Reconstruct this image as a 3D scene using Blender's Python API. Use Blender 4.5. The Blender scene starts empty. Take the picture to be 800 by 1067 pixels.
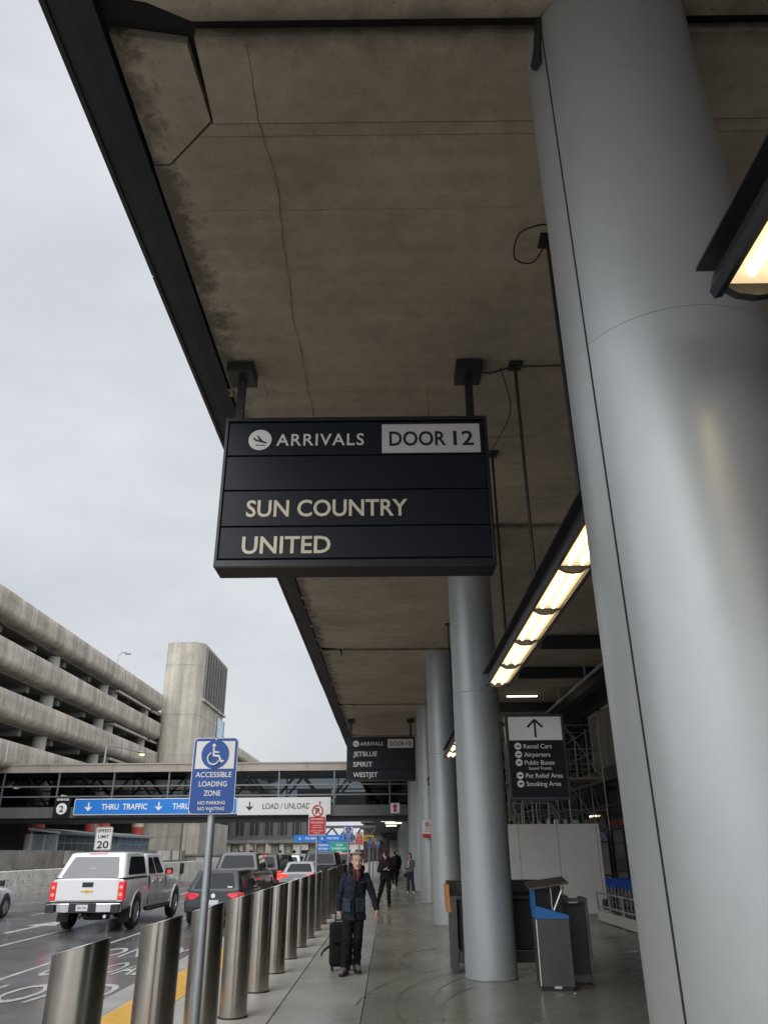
import bpy, bmesh, math, random
from mathutils import Vector, Matrix
random.seed(7)
R = math.radians
PI = math.pi
sc = bpy.context.scene
C = sc.collection

# ------------------------------------------------------------------ colours / materials
def lin(r, g, b):
    def f(c):
        c /= 255.0
        return c / 12.92 if c <= .04045 else ((c + .055) / 1.055) ** 2.4
    return (f(r), f(g), f(b), 1)

def mat(name, col, rough=.5, metal=0., var=0., scale=2., bump=0., bscale=60., spec=.5, rvar=0., streak=0., coat=0., emit=None, es=0., aniso=0., sscale=3., trans=0., speck=0., board=0.):
    m = bpy.data.materials.new(name); m.use_nodes = True
    nt = m.node_tree; N = nt.nodes; L = nt.links
    b = N['Principled BSDF']
    if len(col) == 3: col = (*col, 1)
    b.inputs['Base Color'].default_value = col
    b.inputs['Roughness'].default_value = rough
    b.inputs['Metallic'].default_value = metal
    b.inputs['Specular IOR Level'].default_value = spec
    b.inputs['Coat Weight'].default_value = coat
    b.inputs['Coat Roughness'].default_value = .06
    b.inputs['Anisotropic'].default_value = aniso
    b.inputs['Transmission Weight'].default_value = trans
    if emit:
        b.inputs['Emission Color'].default_value = emit
        b.inputs['Emission Strength'].default_value = es
    geo = N.new('ShaderNodeNewGeometry')
    def noise(sc_, det=5, ro=.6, vec=None):
        n = N.new('ShaderNodeTexNoise'); n.inputs['Scale'].default_value = sc_
        n.inputs['Detail'].default_value = det; n.inputs['Roughness'].default_value = ro
        L.new(vec or geo.outputs['Position'], n.inputs['Vector']); return n
    cur = None
    def mul(fac, lo, hi, cur):
        mr = N.new('ShaderNodeMapRange'); mr.inputs['From Min'].default_value = .3; mr.inputs['From Max'].default_value = .7
        mr.inputs['To Min'].default_value = lo; mr.inputs['To Max'].default_value = hi
        L.new(fac, mr.inputs['Value'])
        mx = N.new('ShaderNodeMix'); mx.data_type = 'RGBA'; mx.blend_type = 'MULTIPLY'
        mx.inputs[0].default_value = 1
        if cur is None: mx.inputs[6].default_value = col
        else: L.new(cur, mx.inputs[6])
        L.new(mr.outputs[0], mx.inputs[7]); return mx.outputs[2]
    if var:
        cur = mul(noise(scale).outputs['Fac'], 1 - var, 1 + var, cur)
        cur = mul(noise(scale * 9, 3).outputs['Fac'], 1 - var * .5, 1 + var * .5, cur)
    if streak:
        mp = N.new('ShaderNodeMapping'); mp.inputs['Scale'].default_value = (sscale, sscale, sscale * .06)
        L.new(geo.outputs['Position'], mp.inputs['Vector'])
        cur = mul(noise(1.0, 6, .65, mp.outputs[0]).outputs['Fac'], 1 - streak, 1 + streak * .35, cur)
    if board:
        mp = N.new('ShaderNodeMapping'); mp.inputs['Scale'].default_value = (.35, 5.5, 1)
        L.new(geo.outputs['Position'], mp.inputs['Vector'])
        cur = mul(noise(1.0, 4, .6, mp.outputs[0]).outputs['Fac'], 1 - board, 1 + board * .6, cur)
        cur = mul(noise(.35, 3, .5).outputs['Fac'], 1 - board, 1 + board * .5, cur)
    if speck:
        vn = noise(38, 2, .5)
        mr = N.new('ShaderNodeMapRange'); mr.inputs['From Min'].default_value = .66; mr.inputs['From Max'].default_value = .72
        mr.inputs['To Min'].default_value = 1; mr.inputs['To Max'].default_value = 1 - speck
        L.new(vn.outputs['Fac'], mr.inputs['Value'])
        mx = N.new('ShaderNodeMix'); mx.data_type = 'RGBA'; mx.blend_type = 'MULTIPLY'; mx.inputs[0].default_value = 1
        if cur is None: mx.inputs[6].default_value = col
        else: L.new(cur, mx.inputs[6])
        L.new(mr.outputs[0], mx.inputs[7]); cur = mx.outputs[2]
    if cur is not None: L.new(cur, b.inputs['Base Color'])
    if rvar:
        mr = N.new('ShaderNodeMapRange'); mr.inputs['From Min'].default_value = .35; mr.inputs['From Max'].default_value = .65
        mr.inputs['To Min'].default_value = max(.03, rough - rvar); mr.inputs['To Max'].default_value = min(1, rough + rvar)
        L.new(noise(scale * .7, 4).outputs['Fac'], mr.inputs['Value']); L.new(mr.outputs[0], b.inputs['Roughness'])
    if bump:
        bp = N.new('ShaderNodeBump'); bp.inputs['Strength'].default_value = bump; bp.inputs['Distance'].default_value = .01
        L.new(noise(bscale, 4).outputs['Fac'], bp.inputs['Height']); L.new(bp.outputs[0], b.inputs['Normal'])
    return m

M = {}
def defm(key, *a, **k): M[key] = mat(key, *a, **k)
defm('soffit_concrete', (.44, .383, .308), .9, var=.2, scale=.6, bump=.35, bscale=9, speck=.5, board=.1)
defm('soffit_light', (.42, .38, .32), .9, var=.15, scale=2)
defm('recess_dark', (.02, .02, .022), .9)
defm('fascia_dark', (.036, .039, .047), .7, var=.25, scale=1.5)
defm('crack_dark', (.10, .086, .07), .95)
defm('column_paint', (.40, .425, .435), .42, metal=.25, var=.05, scale=1.1, speck=.1)
defm('column_clad', (.435, .455, .458), .37, metal=.42, var=.05, scale=.7, rvar=.03, speck=.05)
defm('garage_concrete', (.43, .385, .325), .9, var=.26, scale=.5, streak=.42, bump=.3, bscale=14, sscale=1.7)
defm('garage_dark', (.19, .185, .175), .9, var=.2, scale=.7)
defm('garage_column', (.45, .43, .39), .85, var=.12, scale=.8)
defm('caulk', (.62, .58, .5), .8)
defm('beige_paint', (.52, .45, .33), .75, var=.1)
defm('red_paint', (.42, .075, .05), .65, var=.12)
defm('white_paint', (.72, .71, .69), .6, var=.08, scale=2)
defm('tower_concrete', (.45, .415, .35), .88, var=.15, scale=.6, streak=.4, bump=.25, bscale=12, sscale=1.3)
defm('louver_metal', (.17, .165, .15), .6, var=.2)
defm('sky_glass', (.35, .5, .66), .12, spec=.8, var=.35, scale=.6)
defm('old_wall', (.64, .605, .54), .9, var=.2, scale=1.3, bump=.4, bscale=20)
defm('frosted_glass', (.17, .21, .225), .18, spec=.5, var=.25, scale=.9)
defm('flaked_paint', (.2, .185, .16), .95)
defm('old_wall_dark', (.24, .225, .2), .9, var=.3, scale=.9)
defm('asphalt_wet', (.11, .111, .114), .21, var=.3, scale=.35, bump=.08, bscale=120, rvar=.12, spec=.75)
defm('road_paint', (.40, .40, .385), .4, var=.4, scale=5, bump=.1)
defm('kerb_concrete', (.34, .33, .31), .75, var=.15, scale=1.5, bump=.15, rvar=.15)
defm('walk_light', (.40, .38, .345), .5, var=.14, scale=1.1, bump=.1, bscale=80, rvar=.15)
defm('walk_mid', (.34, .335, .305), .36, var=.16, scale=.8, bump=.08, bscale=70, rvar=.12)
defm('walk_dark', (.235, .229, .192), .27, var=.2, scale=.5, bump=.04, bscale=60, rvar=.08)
defm('walk_stain', (.185, .18, .152), .3, var=.3, scale=6)
defm('tactile', (.68, .38, .05), .65, var=.15, scale=2.5)
defm('stainless', (.41, .378, .335), .24, metal=1, var=.08, scale=2.2, rvar=.05)
defm('stainless_cap', (.78, .77, .75), .35, metal=1)
defm('galv', (.36, .40, .42), .5, metal=.6, var=.12, scale=6)
defm('sign_black', (.012, .013, .016), .5, spec=.2)
defm('sign_frame', (.018, .019, .022), .35)
defm('sign_panel', (.012, .0145, .021), .4, spec=.3)
defm('letter_white', (.72, .70, .66), .5)
defm('letter_cream', (.74, .66, .5), .5, var=.1, scale=4)
defm('plate_grey', (.62, .61, .60), .5)
defm('plate_white', (.78, .76, .74), .5, var=.05)
defm('sign_blue', (.004, .066, .31), .4)
defm('sign_blue_bright', (.012, .19, .62), .4)
defm('sign_red', (.5, .02, .03), .45)
defm('sign_green', (.0, .36, .27), .45)
defm('sign_yellow', (.72, .4, .01), .5)
defm('letter_black', (.012, .012, .012), .6)
defm('bridge_fascia', (.33, .29, .25), .75, var=.12, scale=.8)
defm('bridge_steel', (.10, .10, .098), .55, var=.15)
defm('truss_black', (.015, .016, .018), .5)
defm('mullion_grey', (.16, .165, .17), .45, metal=.3)
defm('dark_metal', (.02, .021, .024), .45)
defm('fixture_metal', (.035, .037, .042), .4, metal=.4)
defm('scaffold_metal', (.27, .27, .25), .5, metal=.5)
defm('hoarding', (.76, .73, .70), .7, var=.06, scale=.7)
defm('terminal_dark', (.022, .022, .024), .6, var=.3)
defm('terminal_frame', (.03, .031, .032), .5)
defm('board_tan', (.32, .27, .22), .7, var=.1)
defm('glass_dark', (.014, .016, .018), .12, spec=.3)
defm('glass_car', (.016, .018, .021), .07, spec=.2)
defm('glass_cap', (.10, .105, .11), .12, spec=.7)
defm('bin_steel', (.085, .082, .075), .45, metal=.5, var=.12, scale=4, rvar=.08)
defm('bin_blue', (.02, .15, .45), .45)
defm('bin_orange', (.5, .21, .06), .55)
defm('bin_dark', (.02, .02, .021), .5)
defm('car_white', (.70, .705, .715), .28, coat=.8, metal=.08)
defm('car_silver', (.45, .47, .5), .32, metal=.5, coat=.7)
defm('car_black', (.009, .0095, .011), .3, coat=.35)
defm('car_grey', (.026, .029, .034), .3, metal=.2, coat=.45)
defm('car_gunmetal', (.06, .064, .072), .3, metal=.3, coat=.5)
defm('car_red', (.12, .02, .02), .3, coat=.8)
defm('car_blue', (.35, .42, .5), .3, metal=.3, coat=.8)
defm('plastic_black', (.018, .018, .019), .6)
defm('rubber', (.016, .016, .016), .75)
defm('rim_alloy', (.55, .55, .56), .3, metal=.9)
defm('chrome', (.68, .68, .69), .16, metal=1)
defm('lamp_red', (.4, .008, .015), .2, coat=.8, emit=(1, .02, .05, 1), es=.4)
defm('lamp_brake', (.6, .02, .015), .2, emit=(1, .035, .025, 1), es=1.5)
defm('lamp_clear', (.8, .3, .2), .15, coat=.6, emit=(1, .2, .06, 1), es=.5)
defm('lamp_orange', (.7, .16, .02), .25, emit=(1, .22, .03, 1), es=2.5)
defm('gold', (.62, .40, .1), .3, metal=.8)
defm('plate_car', (.6, .62, .66), .5, var=.15, scale=30)
defm('skin', (.66, .385, .29), .55, var=.08, scale=30)
defm('lips', (.40, .15, .12), .5)
defm('eye_dark', (.03, .022, .02), .2)
defm('hair_grey', (.25, .21, .165), .8, var=.45, scale=60, bump=.5, bscale=150)
defm('hair_dark', (.018, .014, .012), .6, var=.3, scale=60)
defm('parka_navy', (.015, .0205, .034), .8, spec=.3, var=.35, scale=9, bump=.35, bscale=35)
defm('parka_pocket', (.022, .032, .052), .75, var=.25, scale=9, bump=.25, bscale=45)
defm('scarf_red', (.09, .012, .016), .9, var=.3, scale=40)
defm('shirt_grey', (.12, .125, .13), .85)
defm('trouser_char', (.012, .0125, .015), .9, spec=.2, var=.2, scale=10, bump=.25, bscale=40)
defm('jacket_black', (.010, .0105, .012), .8, spec=.25, var=.25, scale=10, bump=.25, bscale=40)
defm('cardigan_grey', (.19, .175, .17), .9, var=.3, scale=25, bump=.3, bscale=80)
defm('top_white', (.5, .48, .46), .85)
defm('jeans_indigo', (.026, .026, .05), .85, var=.2, scale=12)
defm('shoe_grey', (.17, .155, .135), .75, var=.25, scale=30)
defm('shoe_black', (.012, .012, .012), .5)
defm('shoe_white', (.62, .6, .57), .6)
defm('shoe_cream', (.55, .47, .33), .6)
defm('suitcase_black', (.008, .0082, .009), .7, spec=.22, bump=.2, bscale=200)
defm('strap_black', (.02, .02, .02), .7)
defm('orange_plastic', (.72, .11, .02), .5)
defm('cart_blue', (.02, .09, .45), .4)
defm('cart_metal', (.5, .5, .5), .35, metal=.8)
defm('ground_grey', (.16, .16, .155), .8, var=.2, scale=.2)
defm('moss', (.09, .13, .03), .95, var=.4, scale=9)
defm('stair_yellow', (.4, .3, .09), .7)
defm('far_brown', (.06, .045, .038), .9, var=.5, scale=.35)
defm('tube_warm', (1, .9, .72), .5, emit=(1, .82, .52, 1), es=3.4)
defm('diffuser_warm', (.85, .75, .55), .5, emit=(1, .76, .42, 1), es=.8)
defm('tube_cool', (1, .95, .88), .5, emit=(1, .87, .7, 1), es=3.2)
defm('lamp_amber', (1, .8, .4), .5, emit=(1, .62, .18, 1), es=4.)

# glass you can look through (bridge)
gm = bpy.data.materials.new('bridge_glass'); gm.use_nodes = True
nt = gm.node_tree; nt.nodes.clear()
o_ = nt.nodes.new('ShaderNodeOutputMaterial'); t_ = nt.nodes.new('ShaderNodeBsdfTransparent'); g_ = nt.nodes.new('ShaderNodeBsdfGlossy')
mx_ = nt.nodes.new('ShaderNodeMixShader'); fr_ = nt.nodes.new('ShaderNodeFresnel'); fr_.inputs[0].default_value = 1.18
t_.inputs[0].default_value = (.62, .645, .66, 1); g_.inputs[1].default_value = .03
nt.links.new(fr_.outputs[0], mx_.inputs[0]); nt.links.new(t_.outputs[0], mx_.inputs[1]); nt.links.new(g_.outputs[0], mx_.inputs[2])
nt.links.new(mx_.outputs[0], o_.inputs[0]); M['bridge_glass'] = gm

def soffit_stains(m):
    nt = m.node_tree; N = nt.nodes; L = nt.links; b = N['Principled BSDF']
    src = b.inputs['Base Color'].links[0].from_socket
    geo = N.new('ShaderNodeNewGeometry'); sx = N.new('ShaderNodeSeparateXYZ'); L.new(geo.outputs['Position'], sx.inputs[0])
    n = N.new('ShaderNodeTexNoise'); n.inputs['Scale'].default_value = 3.2; n.inputs['Detail'].default_value = 8; n.inputs['Roughness'].default_value = .7; L.new(geo.outputs['Position'], n.inputs['Vector'])
    def math_(op, a, b_):
        q = N.new('ShaderNodeMath'); q.operation = op
        for i, v in enumerate((a, b_)):
            if isinstance(v, (int, float)): q.inputs[i].default_value = v
            else: L.new(v, q.inputs[i])
        return q.outputs[0]
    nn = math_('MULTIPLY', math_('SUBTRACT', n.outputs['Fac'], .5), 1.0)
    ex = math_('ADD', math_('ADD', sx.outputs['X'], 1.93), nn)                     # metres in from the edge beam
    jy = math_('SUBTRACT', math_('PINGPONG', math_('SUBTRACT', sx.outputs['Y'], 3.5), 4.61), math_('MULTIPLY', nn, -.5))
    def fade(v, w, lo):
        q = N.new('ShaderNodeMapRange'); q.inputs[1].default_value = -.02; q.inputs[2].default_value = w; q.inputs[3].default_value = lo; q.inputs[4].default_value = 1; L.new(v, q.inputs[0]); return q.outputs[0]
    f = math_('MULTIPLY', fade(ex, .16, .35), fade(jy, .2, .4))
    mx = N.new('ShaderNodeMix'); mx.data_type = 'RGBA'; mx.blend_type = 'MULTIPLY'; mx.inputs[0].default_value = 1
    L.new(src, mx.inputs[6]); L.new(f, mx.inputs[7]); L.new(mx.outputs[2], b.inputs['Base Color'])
soffit_stains(M['soffit_concrete'])

# tactile paving: rows of raised domes as bump, wet asphalt: streaky puddles
def dome_bump(m):
    nt = m.node_tree; b = nt.nodes['Principled BSDF']
    geo = nt.nodes.new('ShaderNodeNewGeometry')
    v = nt.nodes.new('ShaderNodeTexVoronoi'); v.inputs['Scale'].default_value = 14; v.inputs['Randomness'].default_value = 0
    bp = nt.nodes.new('ShaderNodeBump'); bp.inputs['Strength'].default_value = 1; bp.inputs['Distance'].default_value = .02; bp.invert = True
    nt.links.new(geo.outputs['Position'], v.inputs['Vector']); nt.links.new(v.outputs['Distance'], bp.inputs['Height']); nt.links.new(bp.outputs[0], b.inputs['Normal'])
dome_bump(M['tactile'])

# ------------------------------------------------------------------ mesh helpers
def obj(name, bm, m, parent=None, smooth=False, bevel=0., auto=True):
    me = bpy.data.meshes.new(name)
    bmesh.ops.recalc_face_normals(bm, faces=bm.faces[:])
    bm.to_mesh(me); bm.free()
    o = bpy.data.objects.new(name, me); C.objects.link(o)
    me.materials.append(M[m] if isinstance(m, str) else m)
    if smooth:
        for p in me.polygons: p.use_smooth = True
        if smooth is not True:
            try: me.set_sharp_from_angle(angle=R(smooth))
            except Exception: pass
    if bevel:
        md = o.modifiers.new('bevel', 'BEVEL'); md.width = bevel; md.segments = 2; md.limit_method = 'ANGLE'; md.angle_limit = R(40)
        md.harden_normals = False
    if parent: o.parent = parent
    return o

def tag(o, label, cat, group=None, kind=None):
    if kind: o['kind'] = kind
    if label: o['label'] = label
    if cat: o['category'] = cat
    if group: o['group'] = group
    return o

def thing(name, label, cat, loc=(0, 0, 0), rz=0, group=None):
    o = bpy.data.objects.new(name, None); C.objects.link(o); o.empty_display_size = .2
    o.location = loc; o.rotation_euler = (0, 0, rz)
    return tag(o, label, cat, group)

def copy_tree(o, parent=None):
    c = o.copy(); C.objects.link(c)
    if parent: c.parent = parent
    for ch in list(o.children): copy_tree(ch, c)
    return c

def dup(o, loc, label, rz=None, group=None):
    c = copy_tree(o); c.location = loc; c['label'] = label
    if rz is not None: c.rotation_euler = (0, 0, rz)
    if group: c['group'] = group
    return c

def nb(): return bmesh.new()

def box(bm, x0, x1, y0, y1, z0, z1):
    v = [bm.verts.new((x, y, z)) for z in (z0, z1) for y in (y0, y1) for x in (x0, x1)]
    for f in ((0, 2, 3, 1), (4, 5, 7, 6), (0, 1, 5, 4), (2, 6, 7, 3), (0, 4, 6, 2), (1, 3, 7, 5)):
        bm.faces.new([v[i] for i in f])
    return bm

def bx(*a): return box(nb(), *a)

def loft(bm, rings, caps=True, closed=True):
    rs = [[bm.verts.new(p) for p in r] for r in rings]
    n = len(rs[0])
    for a, b in zip(rs, rs[1:]):
        for i in range(n if closed else n - 1):
            j = (i + 1) % n
            try: bm.faces.new((a[i], a[j], b[j], b[i]))
            except ValueError: pass
    if caps:
        bm.faces.new(rs[0]); bm.faces.new(rs[-1][::-1])
    return bm

def frame_of(d):
    d = d.normalized(); u = Vector((0, 0, 1)) if abs(d.z) < .95 else Vector((1, 0, 0))
    a = d.cross(u).normalized(); return a, d.cross(a).normalized()

def tube(bm, pts, r, n=10, caps=True):
    pts = [Vector(p) for p in pts]; rr = r if isinstance(r, (list, tuple)) else [r] * len(pts)
    rings = []; pa = None
    for i, p in enumerate(pts):
        d = (pts[min(i + 1, len(pts) - 1)] - pts[max(i - 1, 0)])
        if pa is None: a, b = frame_of(d)
        else:
            d.normalize(); a = (pa - d * pa.dot(d)).normalized(); b = d.cross(a)
        pa = a
        rings.append([p + (a * math.cos(t) + b * math.sin(t)) * rr[i] for t in [2 * PI * k / n for k in range(n)]])
    return loft(bm, rings, caps)

def curve(pts, n=6):
    P = [Vector(p) for p in pts]; out = []
    for i in range(len(P) - 1):
        a, b, c, d = P[max(i - 1, 0)], P[i], P[i + 1], P[min(i + 2, len(P) - 1)]
        for k in range(n):
            t = k / n; out.append(.5 * (2 * b + (c - a) * t + (2 * a - 5 * b + 4 * c - d) * t * t + (3 * b - a - 3 * c + d) * t ** 3))
    return out + [P[-1]]

def ball(bm, c, rx, ry=None, rz=None, u=12, v=8, rot=None):
    ry = rx if ry is None else ry; rz = rx if rz is None else rz
    m = Matrix.Translation(c)
    if rot is not None: m = m @ rot
    m = m @ Matrix.Diagonal((rx, ry, rz, 1))
    bmesh.ops.create_uvsphere(bm, u_segments=u, v_segments=v, radius=1, matrix=m)
    return bm

def prism_xz(bm, poly, y0, y1):
    return loft(bm, [[(x, y0, z) for x, z in poly], [(x, y1, z) for x, z in poly]])

def prism_xy(bm, poly, z0, z1):
    return loft(bm, [[(x, y, z0) for x, y in poly], [(x, y, z1) for x, y in poly]])

def prism_yz(bm, poly, x0, x1):
    return loft(bm, [[(x0, y, z) for y, z in poly], [(x1, y, z) for y, z in poly]])

def rrect(x0, x1, z0, z1, r, n=5):
    p = []
    for cx, cz, a in ((x1 - r, z1 - r, 0), (x0 + r, z1 - r, 90), (x0 + r, z0 + r, 180), (x1 - r, z0 + r, 270)):
        for k in range(n + 1):
            t = R(a + 90 * k / n); p.append((cx + r * math.cos(t), cz + r * math.sin(t)))
    return p

def disc_poly(cx, cz, r, n=28, rz=None):
    return [(cx + r * math.cos(2 * PI * k / n), cz + (rz or r) * math.sin(2 * PI * k / n)) for k in range(n)]

def stroke(bm, pts, w, y0, y1, ends=True):
    dy = 0
    for (ax, az), (cx, cz) in zip(pts, pts[1:]):
        dx, dz = cx - ax, cz - az; l = math.hypot(dx, dz) or 1
        nx, nz = -dz / l * w / 2, dx / l * w / 2
        prism_xz(bm, [(ax + nx, az + nz), (ax - nx, az - nz), (cx - nx, cz - nz), (cx + nx, cz + nz)], y0 + dy, y1)
        dy -= .0006
    if ends:
        for x, z in pts:
            dy -= .0002
            prism_xz(bm, disc_poly(x, z, w / 2, 12), y0 + dy, y1)
    return bm

def text(bm, s, x, z, h, y, w=None, bold=.012, align='L', depth=.004, spacing=1.0, flat_=False):
    """letters facing -Y, cap height h, left edge x (or centre), baseline z"""
    cu = bpy.data.curves.new('t', 'FONT'); cu.body = s; cu.size = 1; cu.offset = bold; cu.space_character = spacing
    cu.resolution_u = 3
    o = bpy.data.objects.new('t', cu); C.objects.link(o)
    bpy.context.view_layer.update()
    me = bpy.data.meshes.new_from_object(o.evaluated_get(bpy.context.evaluated_depsgraph_get()))
    bpy.data.objects.remove(o)
    if not me.vertices: return bm
    xs = [v.co.x for v in me.vertices]; x0, x1 = min(xs), max(xs)
    caph = .729
    sz = h / caph; sx = (w / (x1 - x0)) if w else sz
    ox = x - x0 * sx if align == 'L' else x - (x0 + x1) / 2 * sx
    t = bmesh.new(); t.from_mesh(me)
    for f_ in t.faces: f_.smooth = False
    for v in t.verts: v.co = Vector((ox + v.co.x * sx, y, z + v.co.y * sz))
    for e in () if flat_ else bmesh.ops.extrude_face_region(t, geom=t.faces[:])['geom']:
        if isinstance(e, bmesh.types.BMVert): e.co.y -= depth
    m2 = bpy.data.meshes.new('t'); t.to_mesh(m2); t.free()
    bm.from_mesh(m2); bpy.data.meshes.remove(m2); bpy.data.meshes.remove(me); bpy.data.curves.remove(cu)
    return bm

def evaluated(bm, *mods):
    """run modifiers on a bmesh, return a new bmesh"""
    me = bpy.data.meshes.new('tmp'); bmesh.ops.recalc_face_normals(bm, faces=bm.faces[:]); bm.to_mesh(me); bm.free()
    o = bpy.data.objects.new('tmp', me); C.objects.link(o)
    for typ, kw in mods:
        md = o.modifiers.new('m', typ)
        for k, v in kw.items(): setattr(md, k, v)
    bpy.context.view_layer.update()
    m2 = bpy.data.meshes.new_from_object(o.evaluated_get(bpy.context.evaluated_depsgraph_get()))
    bpy.data.objects.remove(o); bpy.data.meshes.remove(me)
    r = bmesh.new(); r.from_mesh(m2); bpy.data.meshes.remove(m2); return r

# ------------------------------------------------------------------ camera (phone, pitched up 24 deg)
P_, YW, RO = R(24.3506), R(.2101), R(-.4553)
cp, sp = math.cos(P_), math.sin(P_)
ri, fw, up = Vector((1, 0, 0)), Vector((0, cp, sp)), Vector((0, -sp, cp))
c_, s_ = math.cos(RO), math.sin(RO)
ri, up = c_ * ri + s_ * up, -s_ * ri + c_ * up
Z_ = Matrix.Rotation(YW, 3, 'Z'); ri, up, fw = Z_ @ ri, Z_ @ up, Z_ @ fw
cam = bpy.data.cameras.new('camera'); co = bpy.data.objects.new('camera', cam); C.objects.link(co)
co.matrix_world = Matrix(((ri.x, up.x, -fw.x, 0), (ri.y, up.y, -fw.y, 0), (ri.z, up.z, -fw.z, 1.8), (0, 0, 0, 1)))
cam.sensor_fit = 'VERTICAL'; cam.sensor_height = 36; cam.lens = 779.28 / 1067 * 36; cam.clip_end = 2000; cam.clip_start = .05
sc.camera = co

# ------------------------------------------------------------------ ground, road, walk
def gz(y): return 0 if y < 60 else (-(y - 60) * .03 if y < 130 else -2.1)
def sheet(name, x0, x1, ys, z, m, kind='structure', nx=1):
    bm = nb(); rows = [[bm.verts.new((x0 + (x1 - x0) * i / nx, y, z + gz(y))) for i in range(nx + 1)] for y in ys]
    for a, b in zip(rows, rows[1:]):
        for i in range(nx): bm.faces.new((a[i], a[i + 1], b[i + 1], b[i]))
    o = obj(name, bm, m); o['kind'] = kind; return o
YS = [-30, 0, 30, 60, 80, 100, 130, 200]
sheet('ground', -900, 900, [-300] + YS + [400, 1200], -.19, 'ground_grey')
sheet('road', -18.7, -3.88, YS, -.15, 'asphalt_wet')
# markings
def flat(bm, poly, z=-.145): bm.faces.new([bm.verts.new((x, y, z)) for x, y in poly])
bm = nb()
for x, y0, y1, w in ((-9.0, -4, 58, .11), (-6.62, 3, 58, .10)):
    y = y0
    while y < y1: flat(bm, [(x - w / 2, y), (x + w / 2, y), (x + w / 2, min(y + 6, y1)), (x - w / 2, min(y + 6, y1))]); y += 6.0
for x in (-12.3, -15.4):
    y = 2
    while y < 58: flat(bm, [(x - .07, y), (x + .07, y), (x + .07, y + 3), (x - .07, y + 3)]); y += 9
for ax, ay in ((-10.3, 22.8), (-10.6, 42)):
    flat(bm, [(ax - .09, ay), (ax + .09, ay), (ax + .09, ay + 2.2), (ax - .09, ay + 2.2)])
    flat(bm, [(ax - .45, ay + 2.2), (ax + .45, ay + 2.2), (ax, ay + 4)])
o = obj('road_markings', bm, 'road_paint'); o['kind'] = 'structure'
bm = nb()
for s, yb, wd in (('LOAD', 12.6, 2.0), ('UNLOAD', 15.2, 2.0), ('ONLY', 17.6, 2.0)):
    t = text(nb(), s, -5.25, 0, 1.7, 0, w=wd, align='C', bold=.005, depth=0, flat_=True)
    for v in t.verts: v.co = Vector((v.co.x, yb + v.co.z, -.144))
    bmesh.ops.remove_doubles(t, verts=t.verts[:], dist=.0001)
    m2 = bpy.data.meshes.new('t'); t.to_mesh(m2); t.free(); bm.from_mesh(m2); bpy.data.meshes.remove(m2)
for s, yb in (('ONLY', 12.4),):
    t = text(nb(), s, -7.9, 0, 2.2, 0, w=1.9, align='C', bold=.005, depth=0, flat_=True)
    for v in t.verts: v.co = Vector((v.co.x, yb + v.co.z, -.144))
    bmesh.ops.remove_doubles(t, verts=t.verts[:], dist=.0001)
    m2 = bpy.data.meshes.new('t'); t.to_mesh(m2); t.free(); bm.from_mesh(m2); bpy.data.meshes.remove(m2)
o = obj('road_lettering', bm, 'road_paint'); o['kind'] = 'structure'
# pavement: kerb, bollard strip in slabs, walking slabs
bm = nb(); y = -8.
while y < 150: box(bm, -3.88, -3.5, y, y + 3.03, -3, 0); y += 3.04
o = obj('kerb', bm, 'kerb_concrete', bevel=.015); o['kind'] = 'structure'
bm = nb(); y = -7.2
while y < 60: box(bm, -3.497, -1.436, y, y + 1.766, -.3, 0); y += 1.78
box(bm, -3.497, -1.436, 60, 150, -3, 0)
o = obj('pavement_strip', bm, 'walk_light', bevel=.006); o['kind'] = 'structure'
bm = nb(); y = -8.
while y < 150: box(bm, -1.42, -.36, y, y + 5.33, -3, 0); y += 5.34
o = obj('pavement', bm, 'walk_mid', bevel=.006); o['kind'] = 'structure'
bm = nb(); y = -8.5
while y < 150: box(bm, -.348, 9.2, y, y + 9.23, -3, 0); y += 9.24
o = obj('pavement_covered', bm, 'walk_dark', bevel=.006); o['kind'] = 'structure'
bm = nb(); y = -8.5
box(bm, -3.45, 9.1, -8, 150, -3, -.03)
o = obj('pavement_joint_fill', bm, 'walk_stain'); o['kind'] = 'structure'
bm = nb(); y = -6.
while y < 58: box(bm, -3.46, -2.84, y, y + .595, -.02, .005); y += .61
o = obj('tactile_paving', bm, 'tactile'); o['kind'] = 'structure'
# wheel marks swept on the floor
bm = nb()
for cx, cy, r0, a0, a1, w in ((3.2, 11.2, 3.15, 128, 196, .02), (3.3, 11.4, 2.75, 130, 190, .014), (3.0, 11.0, 3.45, 130, 176, .012), (3.1, 10.6, 2.5, 140, 185, .02), (1.9, 15.5, 1.75, 120, 215, .012)):
    prev = None
    for k in range(41):
        a = R(a0 + (a1 - a0) * k / 40); q = [(cx + (r0 + s * w) * math.cos(a), cy + (r0 + s * w) * 1.25 * math.sin(a)) for s in (-1, 1)]
        if prev: flat(bm, [prev[0], prev[1], q[1], q[0]], .003)
        prev = q
o = obj('floor_scuff_marks', bm, 'walk_stain'); o['kind'] = 'structure'

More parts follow.
